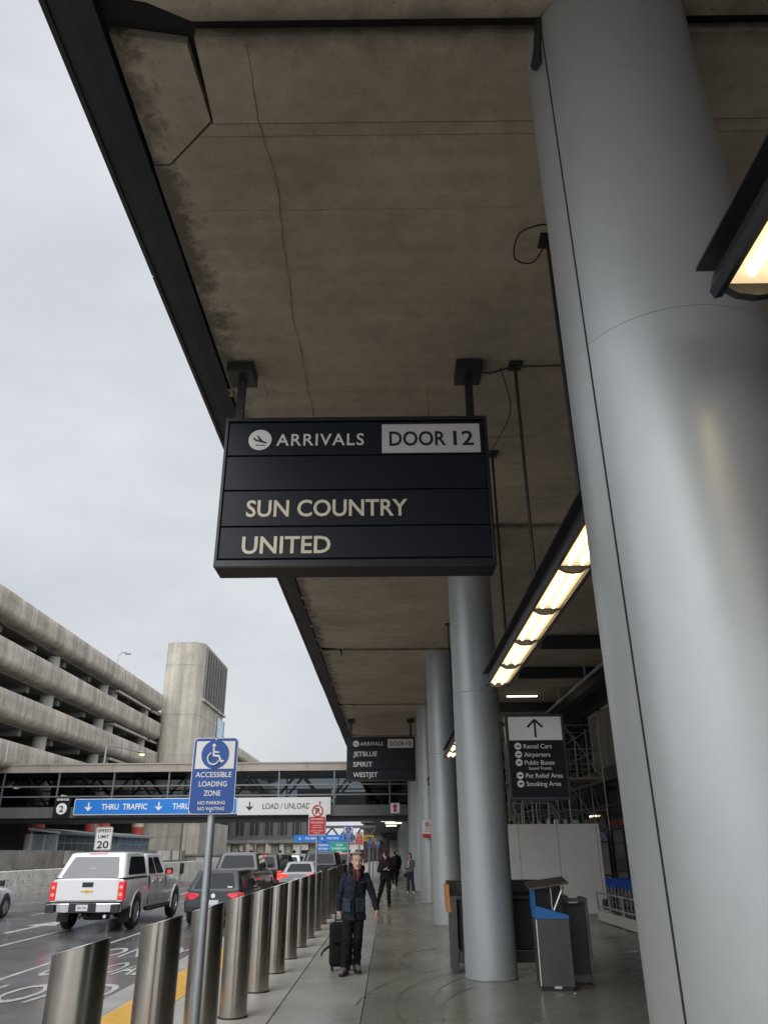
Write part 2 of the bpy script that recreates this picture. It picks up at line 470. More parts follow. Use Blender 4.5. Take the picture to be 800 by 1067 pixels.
bm = nb()
for k in range(130):
    x, y, r_ = random.uniform(-1.3, 6), random.uniform(7, 30), random.uniform(.012, .035)
    bm.faces.new([bm.verts.new((x + r_ * math.cos(a) * random.uniform(.7, 1.1), y + r_ * math.sin(a) * random.uniform(.7, 1.1), .0025)) for a in [2 * PI * i / 8 for i in range(8)]])
o = obj('floor_gum_spots', bm, 'walk_stain'); o['kind'] = 'structure'
bm = nb()
for x, y, a, r_ in ((.62, 13.9, .3, .05), (2.5, 12.0, 1.2, .04), (1.8, 16.2, 2.2, .03), (4.6, 16.5, .2, .12), (.2, 18.5, 1, .03)):
    c, q = math.cos(a), math.sin(a); bm.faces.new([bm.verts.new((x + (u * c - v * q) * r_, y + (u * q + v * c) * r_, .004 + .006 * (u > 0))) for u, v in ((-1, -.4), (1, -.5), (.9, .45), (-.8, .3))])
o = obj('paper_litter', bm, 'plate_white'); tag(o, None, None, kind='stuff')

# ------------------------------------------------------------------ elevated roadway deck overhead
ZC = 7.26
deck = thing('elevated_roadway', 'brown concrete underside of the elevated roadway covering the walkway', 'overpass', (0, 0, ZC))
obj('deck_slab', bx(-2.2, 14, -14, 160, .09, 1.0), 'recess_dark', deck)
piers = [3.85 + 9.22 * k for k in range(-1, 17)]
bm = nb(); bl = nb()
def groove_panel(x0, y0, x1, y1): box(bm, x0, x1, y0, y1, 0, .08)
for k, yp in enumerate(piers[:-1]):
    ya, yb = yp - .35 + .05, piers[k + 1] - .35 - .05          # joint to joint
    g = .007
    # pier cap: stepped strips, chamfered at the outer edge
    prism_xy(bm, [(-1.375, ya), (14, ya), (14, yp + .415), (-1.385, yp + .415)], -.022, .08)
    prism_xy(bm, [(-1.408, yp + .43), (14, yp + .43), (14, yp + .545), (-1.53, yp + .545)], -.010, .08)
    prism_xy(bm, [(-1.445, ya + .06), (-1.408, yp + .40), (-1.85, yp + .815), (-1.99, yp + .825), (-1.99, ya - .03)], -.006, .08)
    ys = [yp + .557, yp + 1.35, yp + 2.05, yp + 3.15, yp + 4.4, yp + 5.6, yp + 6.8, yb - 1.1, yb]
    for a, b in zip(ys, ys[1:]):
        lo = -2.0; e = .0035
        if a < yp + .9: prism_xy(bm, [(-1.543, a), (14, a), (14, b - e), (lo, b - e), (lo, yp + .84), (-1.85, yp + .84)], 0, .08)
        elif b == yb: prism_xy(bm, [(lo, a), (14, a), (14, b - e), (-1.37, b - e), (-1.66, b - .14), (lo, b - .2)], .0, .08)
        else: prism_xy(bm, [(lo, a), (14, a), (14, b - e), (lo, b - e)], random.uniform(-.002, .004), .08)
obj('soffit', bm, 'soffit_concrete', deck)
box(bl, -1.9, -1.55, 7.55, 8.35, -.004, -.0015)
obj('patch', bl, 'soffit_light', deck)
prof = [(-2.36, -.04), (-2.36, 1.1), (-2.5, 1.1), (-2.5, 1.9), (-2.2, 1.9), (-2.2, 1.0), (-2.02, .1), (-2.03, -.01), (-2.2, -.04)]
obj('edge_beam', loft(nb(), [[(x, y, z) for x, z in prof] for y in (-14, 160)]), 'fascia_dark', deck)
y = -6.
while y < 60:
    dz, dx = random.uniform(-.012, .006), random.uniform(-.008, .004)
    obj('drip_flashing', bx(-2.385 + dx, -2.34 + dx, y + .01, y + 2.99, -.058 + dz, .16), 'dark_metal', deck, bevel=.004); y += 3.0
# chipped concrete along the edge beam
for k in range(26):
    y = random.uniform(8, 46); s = random.uniform(.02, .07)
    obj('spall', prism_xy(nb(), [(-1.99 + random.uniform(-.04, .03) + s * .5 * math.cos(a) * random.uniform(.5, 1), y + s * 1.6 * math.sin(a) * random.uniform(.5, 1)) for a in [2 * PI * i / 7 for i in range(7)]], -.028 - k * .0001, -.0), 'soffit_light', deck)
def crack(pts, w=.012):
    bm = nb()
    for (x0, y0), (x1, y1) in zip(pts, pts[1:]):
        n = max(2, int(math.hypot(x1 - x0, y1 - y0) / .12)); px, py = x0, y0
        for i in range(1, n + 1):
            qx, qy = x0 + (x1 - x0) * i / n + random.uniform(-.012, .012), y0 + (y1 - y0) * i / n
            d = w * random.uniform(.5, 1)
            bm.faces.new([bm.verts.new(p) for p in ((px - d / 2, py, -.0235), (px + d / 2, py, -.0235), (qx + d / 2, qy, -.0235), (qx - d / 2, qy, -.0235))]); px, py = qx, qy
    bmesh.ops.remove_doubles(bm, verts=bm.verts[:], dist=.0004)
    obj('crack', bm, 'crack_dark', deck)
crack([(-1.0, 3.6), (-1.02, 4.2), (-.95, 4.9), (-1.02, 6.6), (-.98, 9.2)], .009)
crack([(.55, 8.2), (.62, 9.6), (.5, 11.4)], .008); crack([(2.6, 6.5), (2.4, 8.2)], .01)
for yy, x0, x1 in ((5.35, -1.6, .9), (7.45, -.9, .8), (7.2, .0, 1.0), (10.4, .7, 2.6)):
    crack([(x0, yy), ((x0 + x1) / 2, yy + .03), (x1, yy)], .008)
bm = nb()
for yy, x0, x1 in ((6.35, -1.3, 1.0), (6.55, -1.2, 1.1), (7.3, -.6, 1.0), (9.9, .6, 2.4), (5.1, -.9, .9)):
    x = x0
    while x < x1:
        r_ = random.uniform(.003, .008); cx, cy = x + random.uniform(-.02, .02), yy + random.uniform(-.015, .015)
        bm.faces.new([bm.verts.new((cx + r_ * math.cos(a), cy + r_ * math.sin(a), -.0045)) for a in [2 * PI * i / 6 for i in range(6)]]); x += random.choice([.12, .24, .48])
obj('tie_holes', bm, 'crack_dark', deck)['kind'] = 'stuff'
# cables clipped to the soffit
bm = nb()
bm.free()
obj('cable', tube(nb(), curve([(1.12, 7.75, -.05), (1.3, 7.72, -.09), (1.6, 7.68, -.04), (2.2, 7.62, -.06), (3.4, 7.6, -.03)]), .012, 6), 'dark_metal', deck)
obj('cable', tube(nb(), curve([(1.58, 5.4, -.02), (1.45, 5.32, -.1), (1.28, 5.42, -.12), (1.3, 5.75, -.1), (1.5, 5.85, -.06), (1.6, 5.6, -.02)]), .008, 6), 'dark_metal', deck)
obj('cable', tube(nb(), curve([(1.42, 7.68, -.05), (1.62, 8.3, -.25), (1.55, 9.0, -.3), (1.45, 10.2, -.1), (1.42, 11, -.03)]), .007, 6), 'dark_metal', deck)
obj('cable', tube(nb(), [(1.13, 3.46, -.03), (1.1, 3.5, -.3), (1.09, 3.52, -.42)], [.03, .03, .045], 8), 'dark_metal', deck)
bm = nb()
tube(bm, [(6.3, 6, -.5), (6.3, 60, -.5)], .055, 10)
for y in range(8, 60, 4): box(bm, 6.27, 6.33, y, y + .06, -.45, .05)
for y in range(10, 60, 6): tube(bm, [(6.3, y, -.5), (6.3, y + .25, -.5)], .075, 10)
obj('pipe', bm, 'galv', deck)
bm = nb()
box(bm, 6.7, 7.0, 10, 60, -.55, -.25)
for y in (20.5, 24.5, 31): box(bm, 4.3, 7.0, y, y + .35, -.32, -.02)
obj('duct', bm, 'dark_metal', deck)

# ------------------------------------------------------------------ round columns
ordn = ['first', 'second', 'third', 'fourth', 'fifth', 'sixth', 'seventh', 'eighth', 'ninth', 'tenth', 'eleventh', 'twelfth', 'thirteenth', 'fourteenth']
big = thing('round_column', 'thick grey clad column closest to the camera, with a vertical seam', 'column', (1.66, 3.69, 0), 0, 'round columns along the walkway')
def ring(r, z, n=96): return [(r * math.cos(2 * PI * k / n), r * math.sin(2 * PI * k / n), z) for k in range(n)]
obj('shaft', loft(nb(), [ring(.572, 0), ring(.572, 4.38)]), 'column_clad', big, smooth=40)
obj('upper_shaft', loft(nb(), [ring(.5714, 4.383), ring(.5714, ZC - .01)]), 'column_clad', big, smooth=40)
bm = nb()
for a in (204, 24):
    x, y = .572 * math.cos(R(a)), .572 * math.sin(R(a))
    t = R(a) + PI / 2; dx, dy = math.cos(t) * .005, math.sin(t) * .005; nx, ny = math.cos(R(a)) * .003, math.sin(R(a)) * .003
    prism_xy(bm, [(x - dx - nx, y - dy - ny), (x + dx - nx, y + dy - ny), (x + dx + nx, y + dy + ny), (x - dx + nx, y - dy + ny)], 0, ZC - .02)
obj('seam', bm, 'recess_dark', big)
def grime(parent, r, n=72):
    zt_ = [.012 + .012 * abs(math.sin(2 * PI * k * 3 / n + r) * math.sin(2 * PI * k * 5 / n)) for k in range(n)]
    rg = [[((r + .0025) * math.cos(2 * PI * k / n), (r + .0025) * math.sin(2 * PI * k / n), z if z == 0 else zt_[k]) for k in range(n)] for z in (0, 1)]
    obj('base_grime', loft(nb(), rg, caps=False), 'walk_stain', parent)
grime(big, .572)
cols = []
slim = None
for k in range(1, 15):
    y = 13.45 + 9.12 * (k - 1)
    lab = [None, 'second grey column from the camera, behind the blue topped bin', 'third grey column from the camera, beyond the bins', 'fourth grey column, with a small no parking sign on it', 'fifth grey column along the walkway, just past the no parking plate'][k] if k < 5 else '%s grey round column along the walkway, far from the camera' % (ordn[k] if k < 14 else 'last')
    if slim is None:
        slim = thing('round_column', lab, 'column', (1.55, y, 0), 0, 'round columns along the walkway')
        obj('shaft', loft(nb(), [ring(.405, 0), ring(.402, .06), ring(.4, 4.3)]), 'column_paint', slim, smooth=40)
        obj('upper_shaft', loft(nb(), [ring(.398, 4.306), ring(.398, ZC - .01)]), 'column_paint', slim, smooth=40)
        grime(slim, .406)
    else: dup(slim, (1.55, y, 0), lab, random.uniform(0, 6))

# ------------------------------------------------------------------ hanging light fixtures
def fixture(y0, y1, label, rods=()):
    L_ = y1 - y0
    t = thing('hanging_light', label, 'light fixture', (1.62, y0, 4.01), 0, 'long light fixtures hung between the columns')
    obj('housing', loft(nb(), [[(x, y, z) for x, z in ((-.185, .03), (-.17, -.01), (-.135, .0), (-.135, .06), (.135, .06), (.135, 0), (.17, -.01), (.185, .03), (.15, .13), (-.15, .13))] for y in (0, L_)]), 'fixture_metal', t)
    obj('web', bx(-.11, .11, .03, L_ - .03, .13, .19), 'mullion_grey', t)
    obj('top_flange', prism_xz(nb(), [(-.2, .19), (.2, .19), (.19, .22), (-.19, .22)], -.05, L_ + .05), 'dark_metal', t)
    n = max(1, round(L_ / 1.25)); sg = L_ / n
    bm = nb(); bt = nb()
    box(bm, -.134, .134, .03, L_ - .03, .04, .058)
    for k in range(n):
        a, b = k * sg + .07, (k + 1) * sg - .07
        for x in (-.055, .055): tube(bt, [(x, a + .05, .022), (x, b - .05, .022)], .02, 8)
    for k in range(n + 1):
        y = min(max(k * sg, .02), L_ - .02); bd = nb()
        loft(bd, [[(x, yy, z) for x, z in ((-.134, .03), (-.08, -.012), (0, -.026), (.08, -.012), (.134, .03), (.134, .058), (-.134, .058))] for yy in (y - .02, y + .02)]); obj('divider', bd, 'fixture_metal', t)
    obj('diffuser', bm, 'diffuser_warm', t)
    obj('fluorescent_tube', bt, 'tube_warm', t)
    for ry in rods:
        obj('hanger_rod', tube(nb(), [(-.02, ry - y0, .215), (-.02, ry - y0, ZC - 4.01 - .03)], .018, 8), 'dark_metal', t)
        obj('ceiling_plate', bx(-.1, .06, ry - y0 - .09, ry - y0 + .09, ZC - 4.01 - .035, ZC - 4.01 - .004), 'dark_metal', t)
    return t
fixture(-3.6, 2.62, 'long black hanging light with lit tubes, cut by the right frame edge', (-2.0, 1.0))
fixture(4.9, 11.2, 'long black hanging light with warm tubes between the first and second column', (5.6, 7.68, 9.94))
fixture(14.3, 20.6, 'long hanging light between the second and third column, mostly hidden behind the column', (15.6, 17.4, 19.3))
fixture(23.5, 29.8, 'long hanging light between the third and fourth column, far away', (24.9, 28.5))
for i, (x0, x1, y) in enumerate(((4.55, 5.75, 25.3), (4.55, 5.75, 29.25))):
    t = thing('ceiling_tube_light', ['lit white strip light on the ceiling above the scaffold, higher of two', 'lit white strip light on the ceiling above the hanging sign, lower of two'][i], 'light fixture', ((x0 + x1) / 2, y, ZC), 0, 'strip lights on the ceiling')
    w = (x1 - x0) / 2
    obj('batten', bx(-w, w, -.07, .07, -.06, -.025), 'mullion_grey', t); obj('tube', bx(-w + .02, w - .02, -.055, .055, -.1, -.06), 'tube_cool', t)

# ------------------------------------------------------------------ hanging ARRIVALS signs
def plane_icon(bm, cx, cz, r, y):
    pts = [(-.62, .2), (-.5, .22), (-.36, .05), (-.05, -.05), (-.3, .42), (-.16, .4), (.25, -.13), (.5, -.22), (.62, -.3), (.55, -.36), (.38, -.34), (-.4, -.1), (-.52, .0)]
    prism_xz(bm, [(cx + a * r, cz + b * r) for a, b in pts], y - .004, y)
    prism_xz(bm, [(cx - .35 * r, cz - .5 * r), (cx + .45 * r, cz - .5 * r), (cx + .45 * r, cz - .57 * r), (cx - .35 * r, cz - .57 * r)], y - .004, y)
def arrivals_sign(y, label, door, rows, boxx):
    # local origin: bottom centre of front face
    W, H, D = 3.06, 1.87, .36
    x0, x1 = -W / 2, W / 2
    t = thing('arrivals_sign', label, 'sign', (-.345, y, 4.60), 0, 'hanging arrivals signs')
    obj('cabinet', bx(x0, x1, 0.03, D, 0, H), 'sign_black', t, bevel=.008)
    bm = nb(); fw_ = .035
    box(bm, x0, x1, -.02, .03, 0, .075); box(bm, x0, x1, -.02, .03, H - .045, H)
    box(bm, x0, x0 + fw_, -.018, .028, .075, H - .045); box(bm, x1 - fw_, x1, -.018, .028, .075, H - .045)
    obj('frame', bm, 'sign_frame', t, bevel=.005)
    zs = [.09, .475, .92, 1.365, H - .055]
    for a, b in zip(zs, zs[1:]): obj('panel', bx(x0 + fw_ + .006, x1 - fw_ - .006, 0, .03, a + .012, b - .008), 'sign_panel', t, bevel=.004)
    pl = obj('door_plate', bx(.30, 1.44, -.012, 0, 1.385, 1.765), 'plate_grey', t)
    obj('door_lettering', text(nb(), door[:4], .385, 1.48, .195, -.012, w=.66, bold=.018, depth=.0015), 'letter_black', pl)
    obj('door_number', text(nb(), door[5:], 1.13, 1.48, .195, -.012, w=.235, bold=.018, depth=.0015), 'letter_black', pl)
    ic = obj('icon_disc', prism_xz(nb(), disc_poly(-1.12, 1.575, .135), -.008, 0), 'letter_white', t)
    bm = nb(); plane_icon(bm, -1.12, 1.575, .135, -.008); obj('airplane', bm, 'letter_black', ic)
    bm = nb(); text(bm, 'ARRIVALS', -.93, 1.5, .16, 0, w=1.02, bold=.012, spacing=1.15, depth=.0015)
    obj('heading', bm, 'letter_white', t)
    for s, r, x, w in rows:
        obj('airline_lettering', text(nb(), s, x, [.16, .6, 1.04][r], .207, 0, w=w, bold=.016, depth=.0015), 'letter_cream' if y < 20 else 'letter_white', t)
    for bx_ in boxx:
        x = bx_ + .345
        obj('ceiling_box', bx(x - .16, x + .16, -.08, .28, ZC - 4.6 - .17, ZC - 4.6 - .024), 'dark_metal', t, bevel=.008)
        obj('hanger_pole', bx(x - .045, x + .045, .1, .19, H, ZC - 4.6 - .17), 'dark_metal', t)
    return t
arrivals_sign(7.6, 'large black hanging arrivals sign reading DOOR 12, SUN COUNTRY and UNITED', 'DOOR 12', [('SUN COUNTRY', 1, -1.22, 1.8), ('UNITED', 0, -1.24, .97)], (-1.76, 1.02))
arrivals_sign(34.9, 'smaller distant black arrivals sign reading DOOR 10, JETBLUE, SPIRIT and WESTJET', 'DOOR 10', [('JETBLUE', 2, -1.24, 1.06), ('SPIRIT', 1, -1.24, .86), ('WESTJET', 0, -1.24, 1.08)], (-1.7, 1.0))

# directional sign on column 2
t = thing('direction_sign', 'black sign with an up arrow above five lines of directions, beside the second column', 'sign', (2.52, 13.32, 2.55))
obj('cabinet', bx(-.51, .51, .0, .14, 0, 1.4), 'sign_frame', t, bevel=.01)
obj('face', bx(-.47, .47, -.006, 0, .04, 1.36), 'sign_black', t)
pl = obj('arrow_panel', bx(-.455, .455, -.014, -.006, .955, 1.345), 'plate_white', t)
bm = nb(); stroke(bm, [(0, 1.0), (0, 1.29)], .035, -.02, -.014, False); stroke(bm, [(-.13, 1.17), (0, 1.295), (.13, 1.17)], .035, -.0215, -.014, False)
obj('arrow', bm, 'letter_black', pl)
for s, z, hgt in (('Rental Cars', .82, .075), ('Airporters', .685, .075), ('Public Buses', .555, .075), ('Sound Transit', .475, .05), ('Pet Relief Area', .345, .075), ('Smoking Area', .215, .075)):
    obj('lettering', text(nb(), s, -.22 if hgt > .06 else -.16, z, hgt, -.006, bold=.006), 'letter_white', t)
    if hgt > .06:
        ic = obj('icon_disc', prism_xz(nb(), disc_poly(-.315, z + .037, .058, 20), -.012, -.006), 'letter_white', t)
        obj('pictogram', stroke(nb(), [(-.345, z + .03), (-.3, z + .045), (-.29, z + .025)], .022, -.016, -.012, False), 'letter_black', ic)
obj('bracket', box(bx(-.62, -.51, .04, .1, 1.2, 1.26), -.62, -.51, .04, .1, .2, .26), 'dark_metal', t)

# ------------------------------------------------------------------ bollards
def bollard_mesh():
    n = 48; k = math.tan(R(15)); rr = .165
    top = lambda x: 1.28 + x * k
    ringz = lambda r, f: [(r * math.cos(2 * PI * i / n), r * math.sin(2 * PI * i / n), f(r * math.cos(2 * PI * i / n))) for i in range(n)]
    shaft = loft(nb(), [ringz(rr, lambda x: 0), ringz(rr, lambda x: .6), ringz(rr, lambda x: top(x) - .006)])
    cap = loft(nb(), [ringz(rr - .004, lambda x: top(x) - .0058), ringz(rr - .0005, lambda x: top(x) - .003), ringz(rr - .004, top), ringz(rr - .02, lambda x: top(x) - .002), ringz(.04, lambda x: top(x) - .002)])
    col = loft(nb(), [ringz(rr + .012, lambda x: 0), ringz(rr + .012, lambda x: .012), ringz(rr + .001, lambda x: .018)])
    return shaft, cap, col
BX, BY0, BS = -1.895, 5.28, 1.777
proto = None
for k in range(27):
    lab = ('%s stainless bollard from the camera end of the row' % ordn[k].capitalize()).lower() if k < 14 else 'far stainless bollard in the row beyond the walking man'
    if k == 0: lab = 'nearest stainless bollard, cut off by the lower left frame edge'
    if k == 2: lab = 'third stainless bollard, partly behind the accessible loading sign pole'
    loc = (BX, BY0 + BS * k, 0)
    if proto is None:
        proto = thing('bollard', lab, 'bollard', loc, 0, 'stainless bollards along the kerb')
        a, b, c = bollard_mesh()
        obj('post', a, 'stainless', proto, smooth=40); obj('slanted_cap', b, 'stainless_cap', proto); obj('base_collar', c, 'plastic_black', proto)
    else:
        b_ = dup(proto, loc, lab); b_.rotation_euler = (R(random.uniform(-.5, .5)), R(random.uniform(-.5, .5)), R(random.uniform(-5, 5)))

# ------------------------------------------------------------------ pole signs
def acc_icon(bm, cx, cz, r, y):
    # person in wheelchair
    prism_xz(bm, disc_poly(cx - .12 * r, cz + .62 * r, .12 * r, 14), y - .004, y)
    stroke(bm, [(cx - .12 * r, cz + .42 * r), (cx - .1 * r, cz - .08 * r), (cx + .28 * r, cz - .1 * r), (cx + .48 * r, cz - .52 * r), (cx + .6 * r, cz - .46 * r)], .13 * r, y - .004, y)
    stroke(bm, [(cx - .1 * r, cz + .17 * r), (cx + .24 * r, cz + .15 * r)], .1 * r, y - .0065, y)
    stroke(bm, [(cx - .08 * r + .42 * r * math.cos(R(a)), cz - .28 * r + .42 * r * math.sin(R(a))) for a in range(120, 341, 12)], .1 * r, y - .006, y)
def pole(t, h, r=.038, m='galv'):
    obj('pole', tube(nb(), [(0, .06, 0), (0, .06, h)], r, 14), m, t, smooth=40)
def acc_sign(x, y, ztop, w, h, label, full=True):
    t = thing('pole_sign', label, 'road sign', (x, y, 0), 0, 'blue accessible loading signs'); z0 = ztop - h
    pole(t, z0 + h * .75)
    obj('back_plate', prism_xz(nb(), rrect(-w / 2, w / 2, z0, ztop, .045), .0, .012), 'plate_white', t)
    f = obj('face', prism_xz(nb(), rrect(-w / 2 + .007, w / 2 - .007, z0 + .007, ztop - .007, .04), -.003, .0), 'sign_blue', t)
    obj('upper_panel', bx(-w / 2 + .03, w / 2 - .03, -.007, -.003, z0 + h * .585, ztop - .035), 'plate_white', f)
    obj('icon_disc', prism_xz(nb(), disc_poly(0, z0 + h * .775, w * .31, 32), -.011, -.007), 'sign_blue', f)
    bm = nb(); acc_icon(bm, 0, z0 + h * .775, w * .31, -.011); obj('wheelchair_symbol', bm, 'plate_white', f)
    bm = nb()
    for s, zz, hh, ww in (('ACCESSIBLE', .475, .068, .8), ('LOADING', .355, .068, .62), ('ZONE', .235, .068, .37), ('NO PARKING', .125, .042, .6), ('NO WAITING', .05, .042, .58)):
        obj('lettering', text(nb(), s, 0, z0 + h * zz, h * hh * 1.05, -.003, w=w * ww, align='C', bold=.012), 'plate_white', f)
    bm = nb()
    for zz in (ztop - .02, z0 + .025): ball(bm, (0, -.004, zz), .011, .008, .011, 8, 6)
    obj('bolt', bm, 'stainless_cap', t)
    return t
acc_sign(-1.775, 8.0, 2.875, .455, .735, 'blue accessible loading zone sign on the nearest grey pole')
acc_sign(-1.72, 34, 2.75, .4, .62, 'small blue accessible sign above the walking man, beyond the red one')
def np_sign(x, y, ztop, w, h, label):
    t = thing('pole_sign', label, 'road sign', (x, y, 0), 0, 'red no parking signs'); z0 = ztop - h
    pole(t, z0 + h * .75)
    f = obj('plate', prism_xz(nb(), rrect(-w / 2, w / 2, z0, ztop, .03), .0, .012), 'plate_white', t)
    obj('red_panel', bx(-w / 2 + .015, w / 2 - .015, -.004, 0, z0 + .015, z0 + h * .6), 'sign_red', f)
    bm = nb(); r = w * .3; cz = z0 + h * .79
    stroke(bm, [(r * math.cos(R(a)), cz + r * math.sin(R(a))) for a in range(0, 361, 15)], .035, -.006, 0); stroke(bm, [(-r * .7, cz + r * .7), (r * .7, cz - r * .7)], .035, -.0085, 0)
    obj('prohibition_ring', bm, 'sign_red', f)
    obj('letter_p', text(nb(), 'P', 0, cz - r * .55, r * 1.1, 0, align='C', bold=.04, depth=.003), 'letter_black', f)
    bm = nb()
    for s, zz, hh, ww in (('NO PARKING', .5, .055, .72), ('NO WAITING', .385, .055, .72), ('Vehicles will be', .3, .03, .5), ('cited and towed', .235, .03, .6), ('ACTIVE LOADING', .13, .032, .72), ('ONLY', .06, .032, .4)):
        obj('lettering', text(nb(), s, 0, z0 + h * zz, h * hh, -.004, w=w * ww, align='C', bold=.015), 'plate_white', f)
    return t
np_sign(-2.23, 25, 3.12, .53, .88, 'red and white no parking sign on a pole beside the bollards')
np_sign(-1.56, 42, 2.7, .4, .64, 'small red no parking sign far behind the blue accessible sign')
acc_sign(-1.27, 52, 2.55, .36, .58, 'tiny far blue sign, first of the small cluster near the far people')
np_sign(-1.22, 60, 2.6, .36, .58, 'tiny far red sign in the cluster near the far people')
acc_sign(-1.05, 70, 2.55, .36, .58, 'tiny far blue sign, last of the cluster near the far people')
# plate on the fourth column
t = thing('parking_plate', 'small white and red no parking plate fixed to the fourth column', 'sign', (1.42, 31.27, 2.22))
t.location = (1.45, 31.1 - .03 + .2, 2.22)
obj('plate', bx(-.19, .19, -.215, -.2, 0, .62), 'plate_white', t); obj('red_strip', bx(-.185, .185, -.219, -.215, .006, .15), 'sign_red', t)
bm = nb(); stroke(bm, [(.1 * math.cos(R(a)), .47 + .1 * math.sin(R(a))) for a in range(0, 361, 20)], .02, -.22, -.215); stroke(bm, [(-.07, .54), (.07, .4)], .02, -.2225, -.215)
obj('prohibition_ring', bm, 'sign_red', t)
bm = nb(); text(bm, 'P', 0, .41, .12, -.215, align='C', bold=.03); text(bm, 'NO PARKING', 0, .29, .04, -.215, w=.28, align='C'); text(bm, 'NO WAITING', 0, .21, .04, -.215, w=.28, align='C')
obj('lettering', bm, 'letter_black', t)
obj('fixing_band', box(bx(-.05, .05, -.2, -.14, .1, .14), -.05, .05, -.2, -.14, .48, .52), 'galv', t)
# small hanging sign with red pictogram
t = thing('pictogram_sign', 'small white square hanging sign with a red figure, under the bridge edge', 'sign', (.32, 45, 3.7))
obj('plate', bx(-.25, .25, 0, .05, 0, .52), 'plate_white', t)
bm = nb(); prism_xz(bm, disc_poly(0, .35, .12, 16), -.006, 0); prism_xz(bm, [(-.07, .27), (.07, .27), (.1, .06), (-.1, .06)], -.0075, 0)
obj('red_figure', bm, 'sign_red', t)
bm = nb()
for x in (-.18, .18): tube(bm, [(x, .025, .52), (x, .025, ZC - 3.7)], .012, 6)
obj('hanger_rod', bm, 'dark_metal', t)
# speed limit
t = thing('speed_limit_sign', 'white speed limit 20 sign on a post behind the white pickup', 'road sign', (-17.5, 50, -.15))
t.location = (-17.55, 50, -.15)
obj('post', tube(nb(), [(0, .05, 0), (0, .05, 3.2)], .045, 10), 'galv', t)
f = obj('plate', prism_xz(nb(), rrect(-.52, .52, 2.08, 3.4, .06), 0, .02), 'plate_white', t)
for s_, z_, h_, w_ in (('SPEED', 3.1, .19, .82), ('LIMIT', 2.76, .19, .66), ('20', 2.2, .42, .72)): obj('lettering', text(nb(), s_, 0, z_, h_, 0, w=w_, align='C', bold=.02), 'letter_black', f)
bm = nb(); 
for a, b in (((-.49, 2.11), (.49, 2.11)), ((.49, 2.11), (.49, 3.37)), ((.49, 3.37), (-.49, 3.37)), ((-.49, 3.37), (-.49, 2.11))): stroke(bm, [a, b], .02, -.003, 0, False)
obj('border', bm, 'letter_black', f)
# yellow far sign
t = thing('yellow_sign', 'small yellow sign on a post beyond the red and blue signs', 'road sign', (-1.7, 66, 0)); pole(t, 2.5, .035)
obj('plate', prism_xz(nb(), rrect(-.42, .42, 2.5, 2.95, .04), .0, .03), 'sign_yellow', t)
bm = nb()
for z in (2.62, 2.76): box(bm, -.3, .3, -.004, 0, z, z + .05)
obj('lettering', bm, 'letter_black', t)

# ------------------------------------------------------------------ parking garage
GX = -24.0
g = thing('parking_garage', 'long concrete multi storey parking garage with rounded stained parapets', 'parking garage', (GX, 60, -3))
TOPS = [17.1, 14.17, 11.24, 8.31]
GY0, GY1 = 6.0, 172.0
def par_prof(zt):
    p = [(-.28, zt), (-.02, zt), (.02, zt - .04), (.04, zt - .5), (.06, zt - 1.12)]
    for a in range(0, 91, 11): p.append((.06 - .5 + .5 * math.cos(R(a)), zt - 1.18 - .44 * math.sin(R(a))))
    p += [(-.95, zt - 1.68), (-.95, zt - 1.4), (-.28, zt - 1.1)]
    return p
def gl(y): return y - 60
for i, zt in enumerate(TOPS):
    for ya, yb in ((GY0, 81.0), (95.2, GY1)):
        bm = nb(); y = ya; n_ = round((yb - ya) / 3.55); L_ = (yb - ya) / n_
        pr_ = par_prof(zt)
        for k in range(n_):
            loft(bm, [[(x, gl(yy), z + 3) for x, z in pr_] for yy in (y + .014, y + L_ - .014)])
            if k and (k % 3 == i % 3 or random.random() < .25):
                w = random.uniform(.03, .07)
                obj('panel_joint', loft(nb(), [[(x + .008, gl(yy), z + 3) for x, z in pr_[2:11]] + [(x - .05, gl(yy), z + 3) for x, z in pr_[2:11][::-1]] for yy in (y - w, y + w)]), 'caulk', g)
            y += L_
        obj('parapet', bm, 'garage_concrete', g, smooth=50)
        obj('joint_backing', loft(nb(), [[(x - .05, gl(yy), z + 3) for x, z in pr_[1:12]] + [(-.5, gl(yy), zt - 1.3 + 3), (-.27, gl(yy), zt - .3 + 3)] for yy in (ya + .02, yb - .02)]), 'garage_dark', g, smooth=50)
    # storey slab behind
    bm = nb(); box(bm, -40, -.9, gl(GY0), gl(GY1), zt - 1.75 + 3, zt - 1.4 + 3)
    yy = GY0 + 4
    while yy < GY1: box(bm, -40, -1.2, gl(yy), gl(yy + .5), zt - 2.15 + 3, zt - 1.75 + 3); yy += 5.3
    obj('storey_slab', bm, 'garage_dark', g)
    if i < 3:
        bm = nb(); yy = 68.5
        while yy < 80: box(bm, -.75, -.45, gl(yy), gl(yy + 10), zt - 2.0 + 3, zt - 1.8 + 3); yy += 11
        obj('edge_beam', bm, 'garage_column', g)
CY = [13.5, 24, 34.7, 45.4, 56.2, 66.9, 69.4, 79.0] + [98 + 10.6 * k for k in range(7)]
for i, zt in enumerate(TOPS[:3]):
    for cy in CY:
        zb = TOPS[i + 1] - 1.4
        if 50 < cy < 82 or cy > 96 or cy < 50:
            obj('column', tube(nb(), [(-1.35, gl(cy), zb + 3), (-1.35, gl(cy), zt - 1.72 + 3)], .48, 18), 'garage_column', g, smooth=40)
